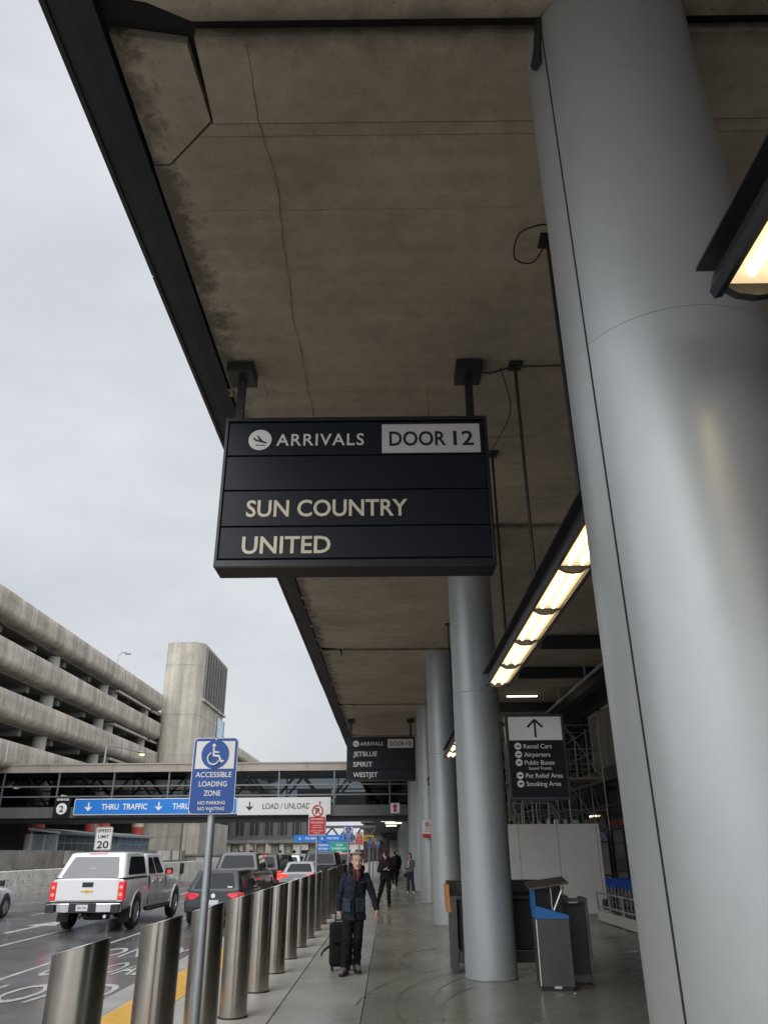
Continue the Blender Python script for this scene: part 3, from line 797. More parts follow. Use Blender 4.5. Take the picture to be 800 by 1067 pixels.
for cy in CY:
    c = obj('ground_column', tube(nb(), [(-.55, gl(cy), 0), (-.55, gl(cy), 9.55)], .58, 20), 'beige_paint', g, smooth=40)
    if 40 < cy < 80:
        obj('red_band', tube(nb(), [(-.55, gl(cy), 6.0), (-.55, gl(cy), 7.05)], .584, 20), 'red_paint', c, smooth=40)
        obj('white_band', tube(nb(), [(-.55, gl(cy), 3.4), (-.55, gl(cy), 6.0)], .583, 20), 'white_paint', c, smooth=40)
obj('inner_wall', box(bx(-40.3, -40, gl(GY0), gl(GY1), 0, 20), -18, -17.7, gl(GY0), gl(GY1), 0, 9.4), 'garage_dark', g)
# bits inside the ground floor: pale soffit lights
bm = nb()
for y in range(30, 160, 9): obj('strip_light', bx(-3.5, -3.2, gl(y), gl(y + 1.4), 9.15, 9.22), 'tube_cool', g)
bm.free()
# roof lamps
t = thing('roof_lamp', 'small curved lamp standing on the top parapet of the parking garage', 'lamp', (GX - .1, 66, 17.1))
obj('arm', tube(nb(), [(0, 0, 0), (.0, .2, .75), (.15, .55, 1.15), (.45, .8, 1.2)], .06, 8), 'galv', t); obj('lamp_head', ball(nb(), (.6, .9, 1.12), .3, .18, .1), 'galv', t)
t = thing('street_lamp', 'street lamp with long arm and amber glowing head in front of the garage', 'street lamp', (-21.8, 60, -.2))
obj('mast', tube(nb(), [(0, 0, 0), (0, 0, 9.6)], [.12, .07], 10), 'galv', t); obj('arm', tube(nb(), [(0, 0, 9.55), (0.3, 3, 9.75), (.5, 6.2, 9.8)], .05, 8), 'galv', t)
h = obj('lamp_head', ball(nb(), (.55, 7.0, 9.8), .24, .75, .13), 'galv', t); obj('bulb', ball(nb(), (.55, 7.15, 9.7), .19, .5, .12), 'lamp_amber', h)

# ------------------------------------------------------------------ stair tower
t = thing('stair_tower', 'tall rounded concrete stair tower with a louvred vent at the top', 'tower', (-22.3, 82, -3))
def round_plan(x0, x1, y0, y1, r, n=8): return rrect(x0, x1, y0, y1, r, n)
pl = [(x + 22, y - 82) for x, y in round_plan(-24.2, -19.9, 81, 94.6, 1.35)]
# plan with a shallow vertical recess on the front
zs = [3, 9.9, 14.0, 18.1, 23.4, 25.95]
bm = nb()
for a, b in zip(zs, zs[1:]): prism_xy(bm, pl, a + .015, b - .015)
s = obj('shaft', bm, 'tower_concrete', t, smooth=35)
pl2 = [(x * .985, y * .993 + .03) for x, y in pl]
obj('joint_core', prism_xy(nb(), pl2, 3, 25.8), 'garage_dark', t)
obj('front_rib', bx(-.95, -.75, -1.03, -.9, 3, 25.9), 'tower_concrete', t)
lv = obj('louver_vent', bx(2.05, 2.13, .5, 11.5, 20.1, 25.6), 'bin_dark', t)
bm = nb()
for k in range(9):
    y = .5 + k * 1.3; box(bm, 2.1, 2.3, y, y + .22, 20.0, 25.7)
obj('vent_fin', bm, 'louver_metal', lv)
obj('vent_sill', bx(2.0, 2.36, .3, 11.8, 19.75, 19.98), 'tower_concrete', t)
w = obj('side_window', bx(2.06, 2.15, 8.3, 12.2, 12, 19.3), 'sky_glass', t)
bm = nb()
for y in (8.25, 12.15): box(bm, 2.08, 2.2, y, y + .12, 12, 19.3)
for z in (14.3, 17): box(bm, 2.08, 2.19, 8.3, 12.2, z, z + .08)
obj('window_frame', bm, 'mullion_grey', w)
b = obj('base_block', bx(-3.2, 3.5, -1.6, 12.5, 4.6, 7.6), 'tower_concrete', t)
bm = nb()
for x in (-1.6, .4, 2.2): box(bm, x, x + .05, -1.612, -1.55, 4.62, 7.58)
box(bm, -3.2, 3.5, -1.614, -1.55, 6.15, 6.18)
obj('panel_seam', bm, 'garage_dark', b)
obj('lower_wall', bx(-3.0, 3.3, -1.2, 12, 0, 4.35), 'old_wall', t)
bm = nb(); tube(bm, [(-3.5, -1.75, 7.85), (4.6, -1.75, 7.85)], .16, 10); tube(bm, [(-3.5, -1.75, 4.47), (6.5, -1.75, 4.47)], .13, 10)
obj('pipe', bm, 'bridge_steel', t)
# lamp posts by the tower
for i, (x, y, hgt, lab) in enumerate(((-18.9, 74, 8.0, 'thin grey post in front of the stair tower base'), (-19.2, 96, 7.5, 'thin dark post just past the stair tower'), (-19, 108, 7.5, 'thin far post with a small blue sign before the garage columns'))):
    t = thing('lamp_post', lab, 'post', (x, y, -.15 + gz(y)))
    obj('post', tube(nb(), [(0, 0, 0), (0, 0, hgt - gz(y))], [.09, .06], 8), 'bridge_steel', t)
    if i == 2: obj('blue_plate', prism_xz(nb(), rrect(-.28, .28, 1.9, 2.9, .05), -.1, -.08), 'sign_blue_bright', t)
    if i == 0: obj('junction_box', bx(-.45, .45, -.3, .3, .6, 1.5), 'truss_black', t, bevel=.08)

# ------------------------------------------------------------------ road edge walls
t = thing('barrier_wall', 'low pale concrete wall with peeling paint along the far road edge', 'wall', (-18.7, 40, -.2))
bm = nb(); y = -20
while y < 95: box(bm, -.35, 0, y - 40 + .01, y - 40 + 3.98, -2, 1.2); y += 4
obj('panel', bm, 'old_wall', t, bevel=.03)
bm = nb()
for k in range(240):
    y, z, s = random.gauss(2.5, 3.2), random.betavariate(1.6, 1.8) * 1.15 + .03, random.uniform(.012, .03) * random.choice([1, 1, 1.6, 2.4])
    prism_yz(bm, [(y + s * 1.1 * math.cos(a) * random.uniform(.25, 1.3), min(1.19, z + s * math.sin(a) * random.uniform(.4, 1.1))) for a in [2 * PI * i / 7 for i in range(7)]], -.02, .002 + k * .00002)
obj('paint_loss', bm, 'flaked_paint', t)['kind'] = 'stuff'
t = thing('retaining_wall', 'higher grey stained concrete wall just behind the peeling low wall', 'wall', (-19.9, 40, -.2))
bm = nb(); y = -20; k = 0
while y < 79: box(bm, -.4, 0, y - 40 + .01, y - 40 + 4.98, 0, 2.15); y += 5
obj('panel', bm, 'old_wall_dark', t)
bm = nb(); y = -20
while y < 79:
    if random.random() < .6: box(bm, -.3, .012, y - 40 + .3, y - 40 + random.uniform(1.5, 4.6), 1.35, 2.13)
    y += 5
obj('repaired_patch', bm, 'old_wall', t)
bm = nb()
for k in range(260):
    y = random.choice([38.5, 41, 44, 47]) + random.gauss(0, 1.3); x = -19.1 - random.random() * .7; hh = random.uniform(.03, .16)
    a = random.random() * PI; dx, dy = .035 * math.cos(a), .035 * math.sin(a); lx, ly = random.uniform(-.06, .06), random.uniform(-.06, .06)
    bm.faces.new([bm.verts.new(p) for p in ((x - dx, y - dy, .93), (x + dx, y + dy, .93), (x + lx, y + ly, .95 + hh))])
o = obj('ledge_weeds', bm, 'moss'); o['kind'] = 'stuff'
o = obj('ledge_ground', bx(-19.9, -19.05, -20, 95, -.2, .94), 'old_wall_dark'); o['kind'] = 'structure'

# shelters beside the garage
def shelter(y0, y1, label):
    L_ = y1 - y0
    t = thing('glazed_shelter', label, 'shelter', (-22, y0, -.2), 0, 'glazed shelters in front of the garage')
    obj('roof', loft(nb(), [[(-.9, -.5 + 0, 3.5), (1.2, -.5, 3.25), (1.2, -.5, 3.1), (-.9, -.5, 3.35)], [(-.9, L_ + .4, 3.5), (1.2, L_ + .4, 3.25), (1.2, L_ + .4, 3.1), (-.9, L_ + .4, 3.35)]]), 'galv', t)
    gl_ = obj('glazing', box(bx(.86, .88, 0, L_, .4, 3.12), -.8, .86, 0, .02, .4, 3.12), 'frosted_glass', t)
    bm = nb()
    n = 6
    for k in range(n + 1): box(bm, .83, .92, L_ * k / n - .04, L_ * k / n + .04, 0, 3.12)
    for z in (.35, 1.7, 2.55, 3.02): box(bm, .84, .915, 0, L_, z, z + .09)
    for x in (-.8, 0.0): box(bm, x, x + .08, -.03, .05, 0, 3.12)
    obj('frame', bm, 'galv', gl_)
    obj('back_wall', bx(-.9, -.82, 0, L_, 0, 3.3), 'garage_column', t)
    obj('bench', bx(-.6, .3, .5, L_ - .5, .4, 1.5), 'galv', t)
shelter(51.9, 58.6, 'glazed shelter with sloping metal roof behind the walls, closer one')
shelter(63.6, 71.6, 'glazed shelter with sloping roof behind the speed limit sign, farther one')
shelter(97, 107, 'small glazed shelter beyond the stair tower')

# ------------------------------------------------------------------ pedestrian bridge
BY = 50.0
t = thing('pedestrian_bridge', 'dark glazed pedestrian bridge with black trusses crossing over the road', 'bridge', (-8, BY, 0))
bx0, bx1 = -31, 15.5
zt, zb = 6.95, 3.78
obj('roof', bx(bx0, bx1, -.15, 4.2, zt - .5, zt), 'bridge_fascia', t)
obj('roof_edge', bx(bx0, bx1, -.2, -.15, zt - .06, zt + .03), 'bridge_fascia', t)
bm = nb(); x = bx0 + 1
while x < bx1: box(bm, x, x + .02, -.156, -.1, zt - .5, zt - .06); x += 4.1
obj('fascia_joint', bm, 'truss_black', t)
obj('floor_beam', bx(bx0, bx1, -.1, 4.1, zb, zb + .62), 'bridge_steel', t)
obj('floor_soffit', bx(bx0, bx1, .25, 3.8, zb - .22, zb), 'truss_black', t)
gz0, gz1 = zb + .62, zt - .5
for yy in (.0, 3.95): obj('glazing', bx(bx0, bx1, yy, yy + .02, gz0, gz1), 'bridge_glass', t)
bm = nb()
for yy in (-.06, 3.93):
    x = -30.6 + .35
    while x < bx1: box(bm, x - .045, x + .045, yy, yy + .11, gz0, gz1); x += 3.48
    for z in (gz0 + .62, gz0 + 1.22): box(bm, bx0, bx1, yy + .02, yy + .09, z - .04, z + .04)
obj('mullion', bm, 'mullion_grey', t)
bm = nb()
for yy in (.45, 3.55):
    x = bx0; upd = True
    while x < bx1:
        a, b = ((x, yy, gz0), (x + 1.75, yy, gz1)) if upd else ((x, yy, gz1), (x + 1.75, yy, gz0))
        tube(bm, [a, b], .085, 6); x += 1.75; upd = not upd
    box(bm, bx0, bx1, yy - .1, yy + .1, gz1 - .18, gz1 - .001); box(bm, bx0, bx1, yy - .1, yy + .1, gz0 + .001, gz0 + .16)
obj('truss', bm, 'truss_black', t)
bm = nb()
for x in (2.1, 4.6, -5.2, -12.6): box(bm, x, x + random.uniform(1.0, 2.2), 1.2, 2.6, gz0, gz0 + random.uniform(.6, 1.05))
obj('inner_counter', bm, 'truss_black', t)
# signs on the bridge
def dn_arrow(bm, x, z, s, y):
    stroke(bm, [(x, z + .5 * s), (x, z - .3 * s)], .16 * s, y - .006, y, False)
    prism_xz(bm, [(x - .5 * s, z + .02 * s), (x, z - .5 * s), (x + .5 * s, z + .02 * s), (x + .22 * s, z - .02 * s), (x, z - .16 * s), (x - .22 * s, z - .02 * s)], y - .009, y)
bs = thing('overhead_sign', 'long blue overhead sign reading THRU TRAFFIC with white down arrows', 'road sign', (-14.45, BY - .4, 3.92))
obj('panel', prism_xz(nb(), rrect(-5.05, 5.05, 0, .94, .1), 0, .08), 'plate_white', bs)
f = obj('face', prism_xz(nb(), rrect(-5.01, 5.01, .04, .9, .08), -.008, 0), 'sign_blue_bright', bs)
bm = nb()
for x in (-4.15, .2, 4.4): ar = nb(); dn_arrow(ar, x, .47, .5, -.008); obj('arrow', ar, 'plate_white', f)
for x in (-3.35, 1.05): obj('lettering', text(nb(), 'THRU  TRAFFIC', x, .31, .34, -.008, w=2.85, bold=.02), 'plate_white', f)
bm.free()
obj('fixing', box(bx(-3.1, -2.9, .08, .3, .2, .8), 2.9, 3.1, .08, .3, .2, .8), 'bridge_steel', bs)
bs = thing('overhead_sign', 'white overhead sign reading LOAD / UNLOAD with black down arrows', 'road sign', (-6.48, BY - .4, 3.85))
f = obj('panel', prism_xz(nb(), rrect(-2.9, 2.86, 0, 1.0, .02), -.008, .08), 'plate_grey', bs)
bm = nb()
for x in (-2.15, 2.2): ar = nb(); dn_arrow(ar, x, .5, .5, -.008); obj('arrow', ar, 'letter_black', f)
text(bm, 'LOAD / UNLOAD', -1.35, .34, .34, -.008, w=2.95, bold=.008); obj('lettering', bm, 'letter_black', f)
obj('fixing', box(bx(-2.1, -1.9, .08, .3, .2, .8), 1.9, 2.1, .08, .3, .2, .8), 'bridge_steel', bs)
bs = thing('number_sign', 'black sign with a white circled number 2 on the bridge', 'sign', (-20.3, BY - .3, 3.85))
f = obj('panel', bx(-.5, .5, 0, .15, -.05, 1.1), 'sign_black', bs)
d = obj('disc', prism_xz(nb(), disc_poly(0, .45, .33), -.01, 0), 'plate_white', f)
obj('numeral', text(nb(), '2', 0, .27, .36, -.01, align='C', bold=.03), 'letter_black', f)
obj('heading', text(nb(), 'GARAGE', 0, .93, .12, 0, w=.75, align='C', bold=.03), 'plate_white', f)

# ------------------------------------------------------------------ far road: second bridge, guide signs, gantry
t = thing('far_bridge', 'far enclosed dark ramp building seen below the glazed bridge', 'building', (-17.8, 112, -3.58)); t.scale = (1.12, 1.12, 1.12)
obj('hull', bx(-9, 7.4, 0, 9, 6.1, 9.2), 'bridge_steel', t); obj('top_slab', bx(-9.3, 8.5, -.4, 9.3, 9.2, 10.1), 'garage_column', t); obj('bottom_slab', bx(-9.2, 7.6, -.3, 9.2, 5.7, 6.1), 'garage_dark', t)
for k in range(9):
    obj('opening', bx(-8.3 + 1.75 * k, -7.2 + 1.75 * k, -.04, .0, 6.6, 8.6), 'truss_black', t)
bm = nb()
for k in range(26): box(bm, -8.8 + .62 * k, -8.74 + .62 * k, -.1, -.045, 6.1, 9.2)
obj('screen_fin', bm, 'mullion_grey', t)
for x in (-6.5, -3.2, .0, 3.4, 6.4): obj('column', tube(nb(), [(x, 1.2, 0), (x, 1.2, 5.7)], .55, 14), 'beige_paint', t, smooth=40)
t = thing('far_bridge', 'farthest truss bridge, a grey lattice with bright gaps over the road', 'bridge', (-8, 130, -3))
obj('deck', bx(-12, 19, 0, 4, 6.3, 6.9), 'bridge_steel', t); obj('top_chord', bx(-12, 19, 0, .5, 8.1, 8.5), 'bridge_steel', t)
bm = nb(); x = -12; u = True
while x < 19:
    a, b = ((x, .2, 6.8), (x + 1.2, .2, 8.2)) if u else ((x, .2, 8.2), (x + 1.2, .2, 6.8)); tube(bm, [a, b], .16, 6); x += 1.2; u = not u
obj('truss', bm, 'bridge_steel', t)
for x in (-11, 8): obj('pier', bx(x, x + 1.2, 1, 2.4, 0, 6.3), 'garage_column', t)
t = thing('distant_building', 'pale grey distant building low on the horizon behind the traffic', 'building', (-24, 185, -3))
obj('wall', bx(-40, 21, 0, 10, 0, 6.4), 'garage_column', t); obj('roof', bx(-40.4, 21.4, -.4, 10.4, 6.4, 6.8), 'garage_dark', t)
for k in range(14): obj('window', bx(-24 + 3.1 * k, -22 + 3.1 * k, -.05, 0, 3.2, 5.0), 'glass_dark', t)
def guide(label, x, y, z, w, h, m, lines, poles=True, pm='galv'):
    t = thing('guide_sign', label, 'road sign', (x, y, gz(y)))
    f = obj('panel', prism_xz(nb(), rrect(-w / 2, w / 2, z - gz(y), z - gz(y) + h, .08), 0, .1), m, t)
    bm = nb()
    for s, xx, zz, hh, ww in lines:
        if s == 'v': dn_arrow(bm, xx, z - gz(y) + zz, hh, 0)
        elif s == '>': stroke(bm, [(xx - hh, z - gz(y) + zz - hh), (xx + hh, z - gz(y) + zz), (xx - hh, z - gz(y) + zz + hh)], hh * .5, -.01, 0)
        else: text(bm, s, xx, z - gz(y) + zz, hh, 0, w=ww, align='C', bold=.02, depth=.01)
    obj('lettering', bm, 'plate_white', f)
    if poles:
        bm = nb()
        for px in (-w * .38, w * .38): tube(bm, [(px, .2, 0), (px, .2, z - gz(y) + h * .8)], .1, 8)
        obj('post', bm, pm, t)
guide('far blue overhead sign with small white arrows above the traffic', -8.95, 108, 2.92, 7.3, .82, 'sign_blue_bright', [('v', -2.9, .4, .4, 0), ('v', 0, .4, .4, 0), ('v', 2.9, .4, .4, 0), ('THRU TRAFFIC', -1.45, .27, .28, 1.6), ('THRU TRAFFIC', 1.45, .27, .28, 1.6)])
guide('far blue guide sign below the long blue overhead sign', -8.6, 106, 1.75, 1.75, 1.05, 'sign_blue_bright', [('PARKING', 0, .62, .25, 1.3), ('RETURN', 0, .2, .25, 1.2)])
guide('far green guide sign beside the blue one, above the black car', -6.55, 106, 1.75, 2.2, 1.05, 'sign_green', [('EXIT', .1, .62, .25, .9), ('FREEWAY', .2, .2, .25, 1.5), ('>', -.8, .32, .12, 0)])
t = thing('far_building', 'dark brown building closing the far end of the walkway', 'building', (1.2, 150, -3))
obj('wall', bx(-6, 12, 0, 8, 0, 9.5), 'far_brown', t); obj('roof', bx(-6.5, 12.5, -.5, 8.5, 9.5, 10), 'bridge_steel', t)
for k in range(9):
    for z in (1.5, 4.6): obj('window', bx(-5.4 + k * 1.9, -4.4 + k * 1.9, -.03, 0, z, z + 1.8), 'glass_dark', t)
t = thing('ramp_structure', 'pale concrete ramp and wall far along the left side of the road', 'ramp', (-14, 140, -3))
obj('ramp', loft(nb(), [[(-7, 0, 4.6), (-7, 8, 4.6), (-7, 8, 3.2), (-7, 0, 3.2)], [(9, 0, 3.9), (9, 8, 3.9), (9, 8, 2.9), (9, 0, 2.9)]]), 'garage_column', t)
obj('wall', bx(-7, 9, 1, 7, 0, 2.3), 'garage_column', t)
bm = nb()
for k in range(6): box(bm, -6 + 2.6 * k, -5.4 + 2.6 * k, .5, 1.1, 0, 3.2)
obj('column', bm, 'garage_column', t)
# low dark soffit over the far walkway, with strip lights
t = thing('walkway_canopy', 'low dark ceiling over the far walkway beyond the bridge', 'canopy', (3, 58, 4.3))
obj('roof_panel', bx(-4.4, 6, 0, 80, 0, .3), 'terminal_dark', t); obj('edge_trim', bx(-4.5, -4.4, 0, 80, -.1, .35), 'dark_metal', t)
for i, (x0, x1, y) in enumerate(((-1.15, .15, 59.5), (-.7, 1.0, 66), (-.75, .5, 72), (-.4, 1.2, 78), (-.35, .75, 86))):
    q = thing('canopy_light', '%s strip light from the camera under the low far walkway ceiling' % ordn[i], 'light fixture', ((x0 + x1) / 2, y, 4.3), 0, 'strip lights under the far walkway ceiling'); w = (x1 - x0) / 2
    obj('batten', bx(-w, w, -.08, .08, -.05, -.004), 'mullion_grey', q); obj('tube', bx(-w, w, -.06, .06, -.16, -.05), 'tube_cool', q)

# ------------------------------------------------------------------ terminal facade (right side)
FX = 8.0
t = thing('terminal_building', 'dark glazed terminal facade behind the scaffold and columns', 'building', (FX, 20, 0))
TY0, TY1 = -12 - 20, 150 - 20
obj('wall', box(bx(.25, .6, TY0, TY1, 0, ZC), 5, 5.2, TY0, TY1, 0, ZC), 'terminal_dark', t)
obj('lower_glass', bx(.1, .13, TY0, TY1, .25, 4.05), 'glass_dark', t)
obj('upper_glass', bx(.1, .13, TY0, TY1, 4.5, 7.1), 'glass_dark', t)
obj('floor_band', bx(-.12, .3, TY0, TY1, 4.05, 4.5), 'mullion_grey', t)
obj('head_band', bx(-.3, .3, TY0, TY1, 6.6, 7.25), 'terminal_frame', t)
obj('plinth', bx(0, .3, TY0, TY1, 0, .25), 'terminal_frame', t)
bm = nb(); y = TY0
while y < TY1: box(bm, .0, .16, y, y + .12, .25, 4.05); box(bm, .0, .16, y, y + .12, 4.5, 6.6); y += 2.1
for z in (2.4, 3.2): box(bm, .02, .15, TY0, TY1, z, z + .09)
obj('mullion', bm, 'terminal_frame', t)
bm = nb()
for a, b in ((5.6, 8.6), (9.4, 10.5)): box(bm, -.02, .09, a, b, 4.55, 6.55)
obj('boarded_panel', bm, 'board_tan', t)
bm = nb()
for a, b in ((5.5, 8.7), (9.3, 10.6)):
    for y in (a, b): box(bm, -.05, .1, y - .05, y + .05, 4.5, 6.6)
    box(bm, -.05, .1, a, b, 6.5, 6.6)
obj('board_frame', bm, 'garage_column', t)
for (y, z, l) in ((6.2, 5.9, .9), (11.5, 2.95, .9)):
    s = obj('interior_light', bx(-.01, .05, y, y + l, z, z + .05), 'tube_warm', t)
sg = obj('lit_sign', bx(-.06, .09, 7.2, 9.2, 2.55, 2.72), 'red_paint', t)

# hoarding
t = thing('hoarding', 'blank off white construction hoarding of plywood panels', 'hoarding', (4.2, 25.5, 0))
for i in range(4):
    obj('panel', bx(-2.6 + 1.22 * i, -2.6 + 1.214 * (i + 1), 0, .03, 0.02, 2.52), 'hoarding', t)
obj('frame', box(bx(-2.6, 2.28, .03, .12, .1, .2), -2.6, 2.28, .03, .12, 2.35, 2.45), 'board_tan', t)
obj('corner_post', bx(2.28, 2.36, 0, .1, 0, 2.52), 'hoarding', t)
# return of the hoarding
t2 = thing('hoarding', 'side run of the white hoarding going back towards the dark facade', 'hoarding', (6.56, 25.6, 0))
for i in range(3): obj('panel', bx(0, .03, .05 + 1.22 * i, .045 + 1.22 * (i + 1), .02, 2.5), 'hoarding', t2)

# scaffold
t = thing('scaffold', 'grey tube scaffold tower against the dark facade behind the hoarding', 'scaffold', (6.4, 27.0, 0))
bm = nb()
xs, ys, H_ = (-1.6, -.35, .9), (0, 1.8, 3.6, 5.4), 5.9
for x in xs:
    for y in ys: tube(bm, [(x, y, 0), (x, y, H_)], .026, 6)
obj('standard', bm, 'scaffold_metal', t)
bm = nb()
for z in (1.0, 2.0, 3.0, 3.95, 4.45, 4.95, 5.75):
    for x in xs: tube(bm, [(x, ys[0], z), (x, ys[-1], z)], .02, 6)
    for y in ys: tube(bm, [(xs[0], y, z), (xs[-1], y, z)], .02, 6)
obj('ledger', bm, 'scaffold_metal', t)
bm = nb()
for x in xs:
    for a, b in zip(ys, ys[1:]): tube(bm, [(x, a, 2.0), (x, b, 3.95)], .018, 6)
for z in (2.0, 3.95): tube(bm, [(xs[0], 0, z), (xs[1], 0, z + 1.9)], .018, 6); tube(bm, [(xs[2], 0, z), (xs[1], 0, z + 1.9)], .018, 6)
for k in range(12): tube(bm, [(xs[0] + .2 * k, -.02, 4.0), (xs[0] + .2 * k, -.02, 5.0)], .01, 5)
obj('brace', bm, 'scaffold_metal', t)
obj('platform', box(bx(xs[0], xs[2], 0, 5.4, 3.98, 4.03), xs[0], xs[2], 0, 5.4, 1.98, 2.03), 'board_tan', t)
# stair behind hoarding
t = thing('site_stair', 'temporary metal stair with handrails rising behind the hoarding', 'stair', (4.1, 27.2, 0))
bm = nb()
for k in range(13): box(bm, -1.1, .5, .28 * k, .28 * k + .3, .2 * k + .6, .2 * k + .64)
obj('tread', bm, 'stair_yellow', t)
bm = nb()
for x in (-1.12, .52):
    loft(bm, [[(x, 0, .45), (x, 0, .7), (x + .04, 0, .7), (x + .04, 0, .45)], [(x, 3.7, 3.1), (x, 3.7, 3.35), (x + .04, 3.7, 3.35), (x + .04, 3.7, 3.1)]])
    for dz in (.55, 1.0): tube(bm, [(x, 0, .6 + dz), (x, 3.7, 3.2 + dz)], .022, 6)
    for k in range(5): tube(bm, [(x, .9 * k, .6 + .65 * k), (x, .9 * k, 1.65 + .65 * k)], .02, 6)
for x in (-1.4, -.9, -.3, .3, .8, 1.2): tube(bm, [(x, -.4, 0), (x, -.4, 3.2)], .025, 6)
tube(bm, [(-1.5, -.4, 3.2), (1.3, -.4, 3.2)], .03, 6); tube(bm, [(1.2, -.4, 3.2), (2.0, -.4, 1.7)], .02, 6); tube(bm, [(1.3, -.4, 3.2), (2.25, -.4, 1.6)], .02, 6)
obj('handrail', bm, 'scaffold_metal', t)
# worklight on the stair landing
t = thing('work_lamp', 'small lit work lamp low behind the hoarding', 'lamp', (3.2, 26.2, 0))
obj('stand', tube(nb(), [(0, 0, 0), (0, 0, 2.75)], .02, 6), 'dark_metal', t); obj('lamp_head', bx(-.12, .12, -.05, .05, 2.72, 2.84), 'tube_warm', t)

# rail fence with solid base
t = thing('rail_fence', 'low metal rail fence with a solid pale base panel beside the luggage carts', 'fence', (5.72, 21, 0))
obj('base_panel', bx(-.03, .03, -5, 2.3, .03, .27), 'garage_column', t)
for k in range(7): obj('post', bx(-.025, .025, -5 + 1.21 * k - .02, -5 + 1.21 * k + .03, 0, .72), 'galv', t)
bm = nb()
for z in (.38, .70): tube(bm, [(0, -5, z), (0, 2.3, z)], .022, 8)
obj('rail', bm, 'galv', t)
obj('end_bin', bx(.05, .3, 1.7, 2.0, .3, .55), 'bin_dark', t, bevel=.02)
# luggage carts
pr = None
for k in range(7):
    x, y = 6.22, 21.0 + .34 * k
    lab = '%s luggage cart with blue handle from the near end of the nested row' % ordn[k]
    if pr is None:
        pr = thing('luggage_cart', lab, 'luggage cart', (x, y, 0), 0, 'nested luggage carts behind the rail fence')
        bm = nb()
        for s in (-.28, .28): tube(bm, [(s, .75, .12), (s, .1, .16), (s, -.12, .25), (s, -.18, 1.02)], .018, 6)
        for z in (.3, .5, .7): tube(bm, [(-.28, -.14, z), (.28, -.14, z)], .012, 6)
        tube(bm, [(-.28, .75, .12), (.28, .75, .12)], .018, 6)
        obj('frame', bm, 'cart_metal', pr)
        obj('handle', tube(nb(), [(-.32, -.2, 1.03), (.32, -.2, 1.03)], .032, 10), 'cart_blue', pr)
        obj('side_panel', bx(-.3, .3, -.2, -.17, .86, 1.0), 'cart_blue', pr)
        bm = nb()
        for wx, wy in ((-.26, .05), (.26, .05), (0, .7)): tube(bm, [(wx - .02, wy, .07), (wx + .02, wy, .07)], .07, 14)
        obj('wheel', bm, 'rubber', pr); obj('tray', bx(-.26, .26, .1, .74, .15, .17), 'cart_metal', pr)
    else: dup(pr, (x, y, 0), lab)

# ------------------------------------------------------------------ bins
t = thing('litter_bin', 'stainless recycling bin with a blue collar and slanted roof by the column', 'bin', (2.345, 12.5, 0), R(-4))
obj('body', prism_xy(nb(), [(-.235, -.28), (.235, -.28), (.235, .3), (-.235, .3)], .05, .885), 'bin_steel', t, bevel=.006)
obj('plinth', bx(-.215, .215, -.262, .28, .0, .06), 'bin_dark', t)
obj('door_edge', bx(-.238, -.226, -.284, -.276, .06, .88), 'stainless_cap', t)
c = obj('collar', loft(nb(), [[(-.235, -.281, .887), (.237, -.281, .887), (.237, .3, .887), (-.237, .3, .887)], [(-.237, -.281, 1.06), (.237, -.281, .93), (.237, .3, .93), (-.237, .3, 1.06)]]), 'bin_blue', t)
obj('side_panel', prism_yz(nb(), [(-.281, 1.0), (.3, 1.0), (.3, 1.31), (-.281, 1.26)], -.243, -.225), 'bin_blue', t)
obj('inner_cavity', bx(-.2, .2, .05, .28, .93, 1.24), 'bin_dark', t)
bm = nb(); tube(bm, [(.02, -.24, 1.0), (.02, -.24, 1.3)], .016, 6); tube(bm, [(.04, -.24, .99), (.2, -.24, 1.3)], .016, 6); tube(bm, [(.2, .25, .95), (.2, .25, 1.3)], .016, 6)
obj('strut', bm, 'stainless', t)
obj('roof', loft(nb(), [[(-.3, -.34, 1.255), (-.3, .34, 1.315), (-.3, .34, 1.345), (-.3, -.34, 1.285)], [(.27, -.34, 1.335), (.27, .34, 1.395), (.27, .34, 1.42), (.27, -.34, 1.362)]]), 'bin_steel', t, bevel=.005)
obj('label_plate', bx(-.05, .05, -.285, -.28, .03, .06), 'plate_grey', t)
t = thing('recycling_station', 'wide dark recycling station with steel frame and orange end behind the column', 'bin', (1.95, 13.98 + .1, 0))
t.location = (1.95, 14.25, 0)
obj('cabinet', bx(-.82, .9, -.2, .3, .3, 1.28), 'bin_dark', t, bevel=.01)
bm = nb()
for x in (-.9, .94): box(bm, x - .05, x + .05, -.32, .34, 0, 1.1)
box(bm, -.85, .89, -.3, -.22, 1.05, 1.1); box(bm, -.85, .89, -.3, -.22, .14, .3)
obj('steel_frame', bm, 'bin_steel', t, bevel=.006)
obj('inner_door', box(bx(-.78, -.02, -.24, -.2, .34, 1.0), .02, .84, -.24, -.2, .34, 1.0), 'terminal_frame', t)
obj('orange_panel', loft(nb(), [[(-1.0, -.3, .86), (-.95, -.3, .86), (-.95, .3, .86), (-1.0, .3, .86)], [(-1.02, -.3, 1.27), (-.97, -.3, 1.27), (-.97, .3, 1.27), (-1.02, .3, 1.27)]]), 'bin_orange', t)
obj('hood', loft(nb(), [[(-.98, -.26, 1.1), (.6, -.26, 1.1), (.6, .34, 1.1), (-.98, .34, 1.1)], [(-.98, .0, 1.32), (.6, .0, 1.32), (.6, .34, 1.32), (-.98, .34, 1.32)]]), 'bin_dark', t)
t = thing('litter_bin', 'dark framed litter bin right behind the blue topped bin', 'bin', (2.72, 13.1, 0), R(-4))
obj('body', bx(-.24, .24, -.25, .3, .05, 1.02), 'bin_dark', t, bevel=.01)
bm = nb()
for x in (-.26, .26): box(bm, x - .025, x + .025, -.28, .33, 0, 1.12)
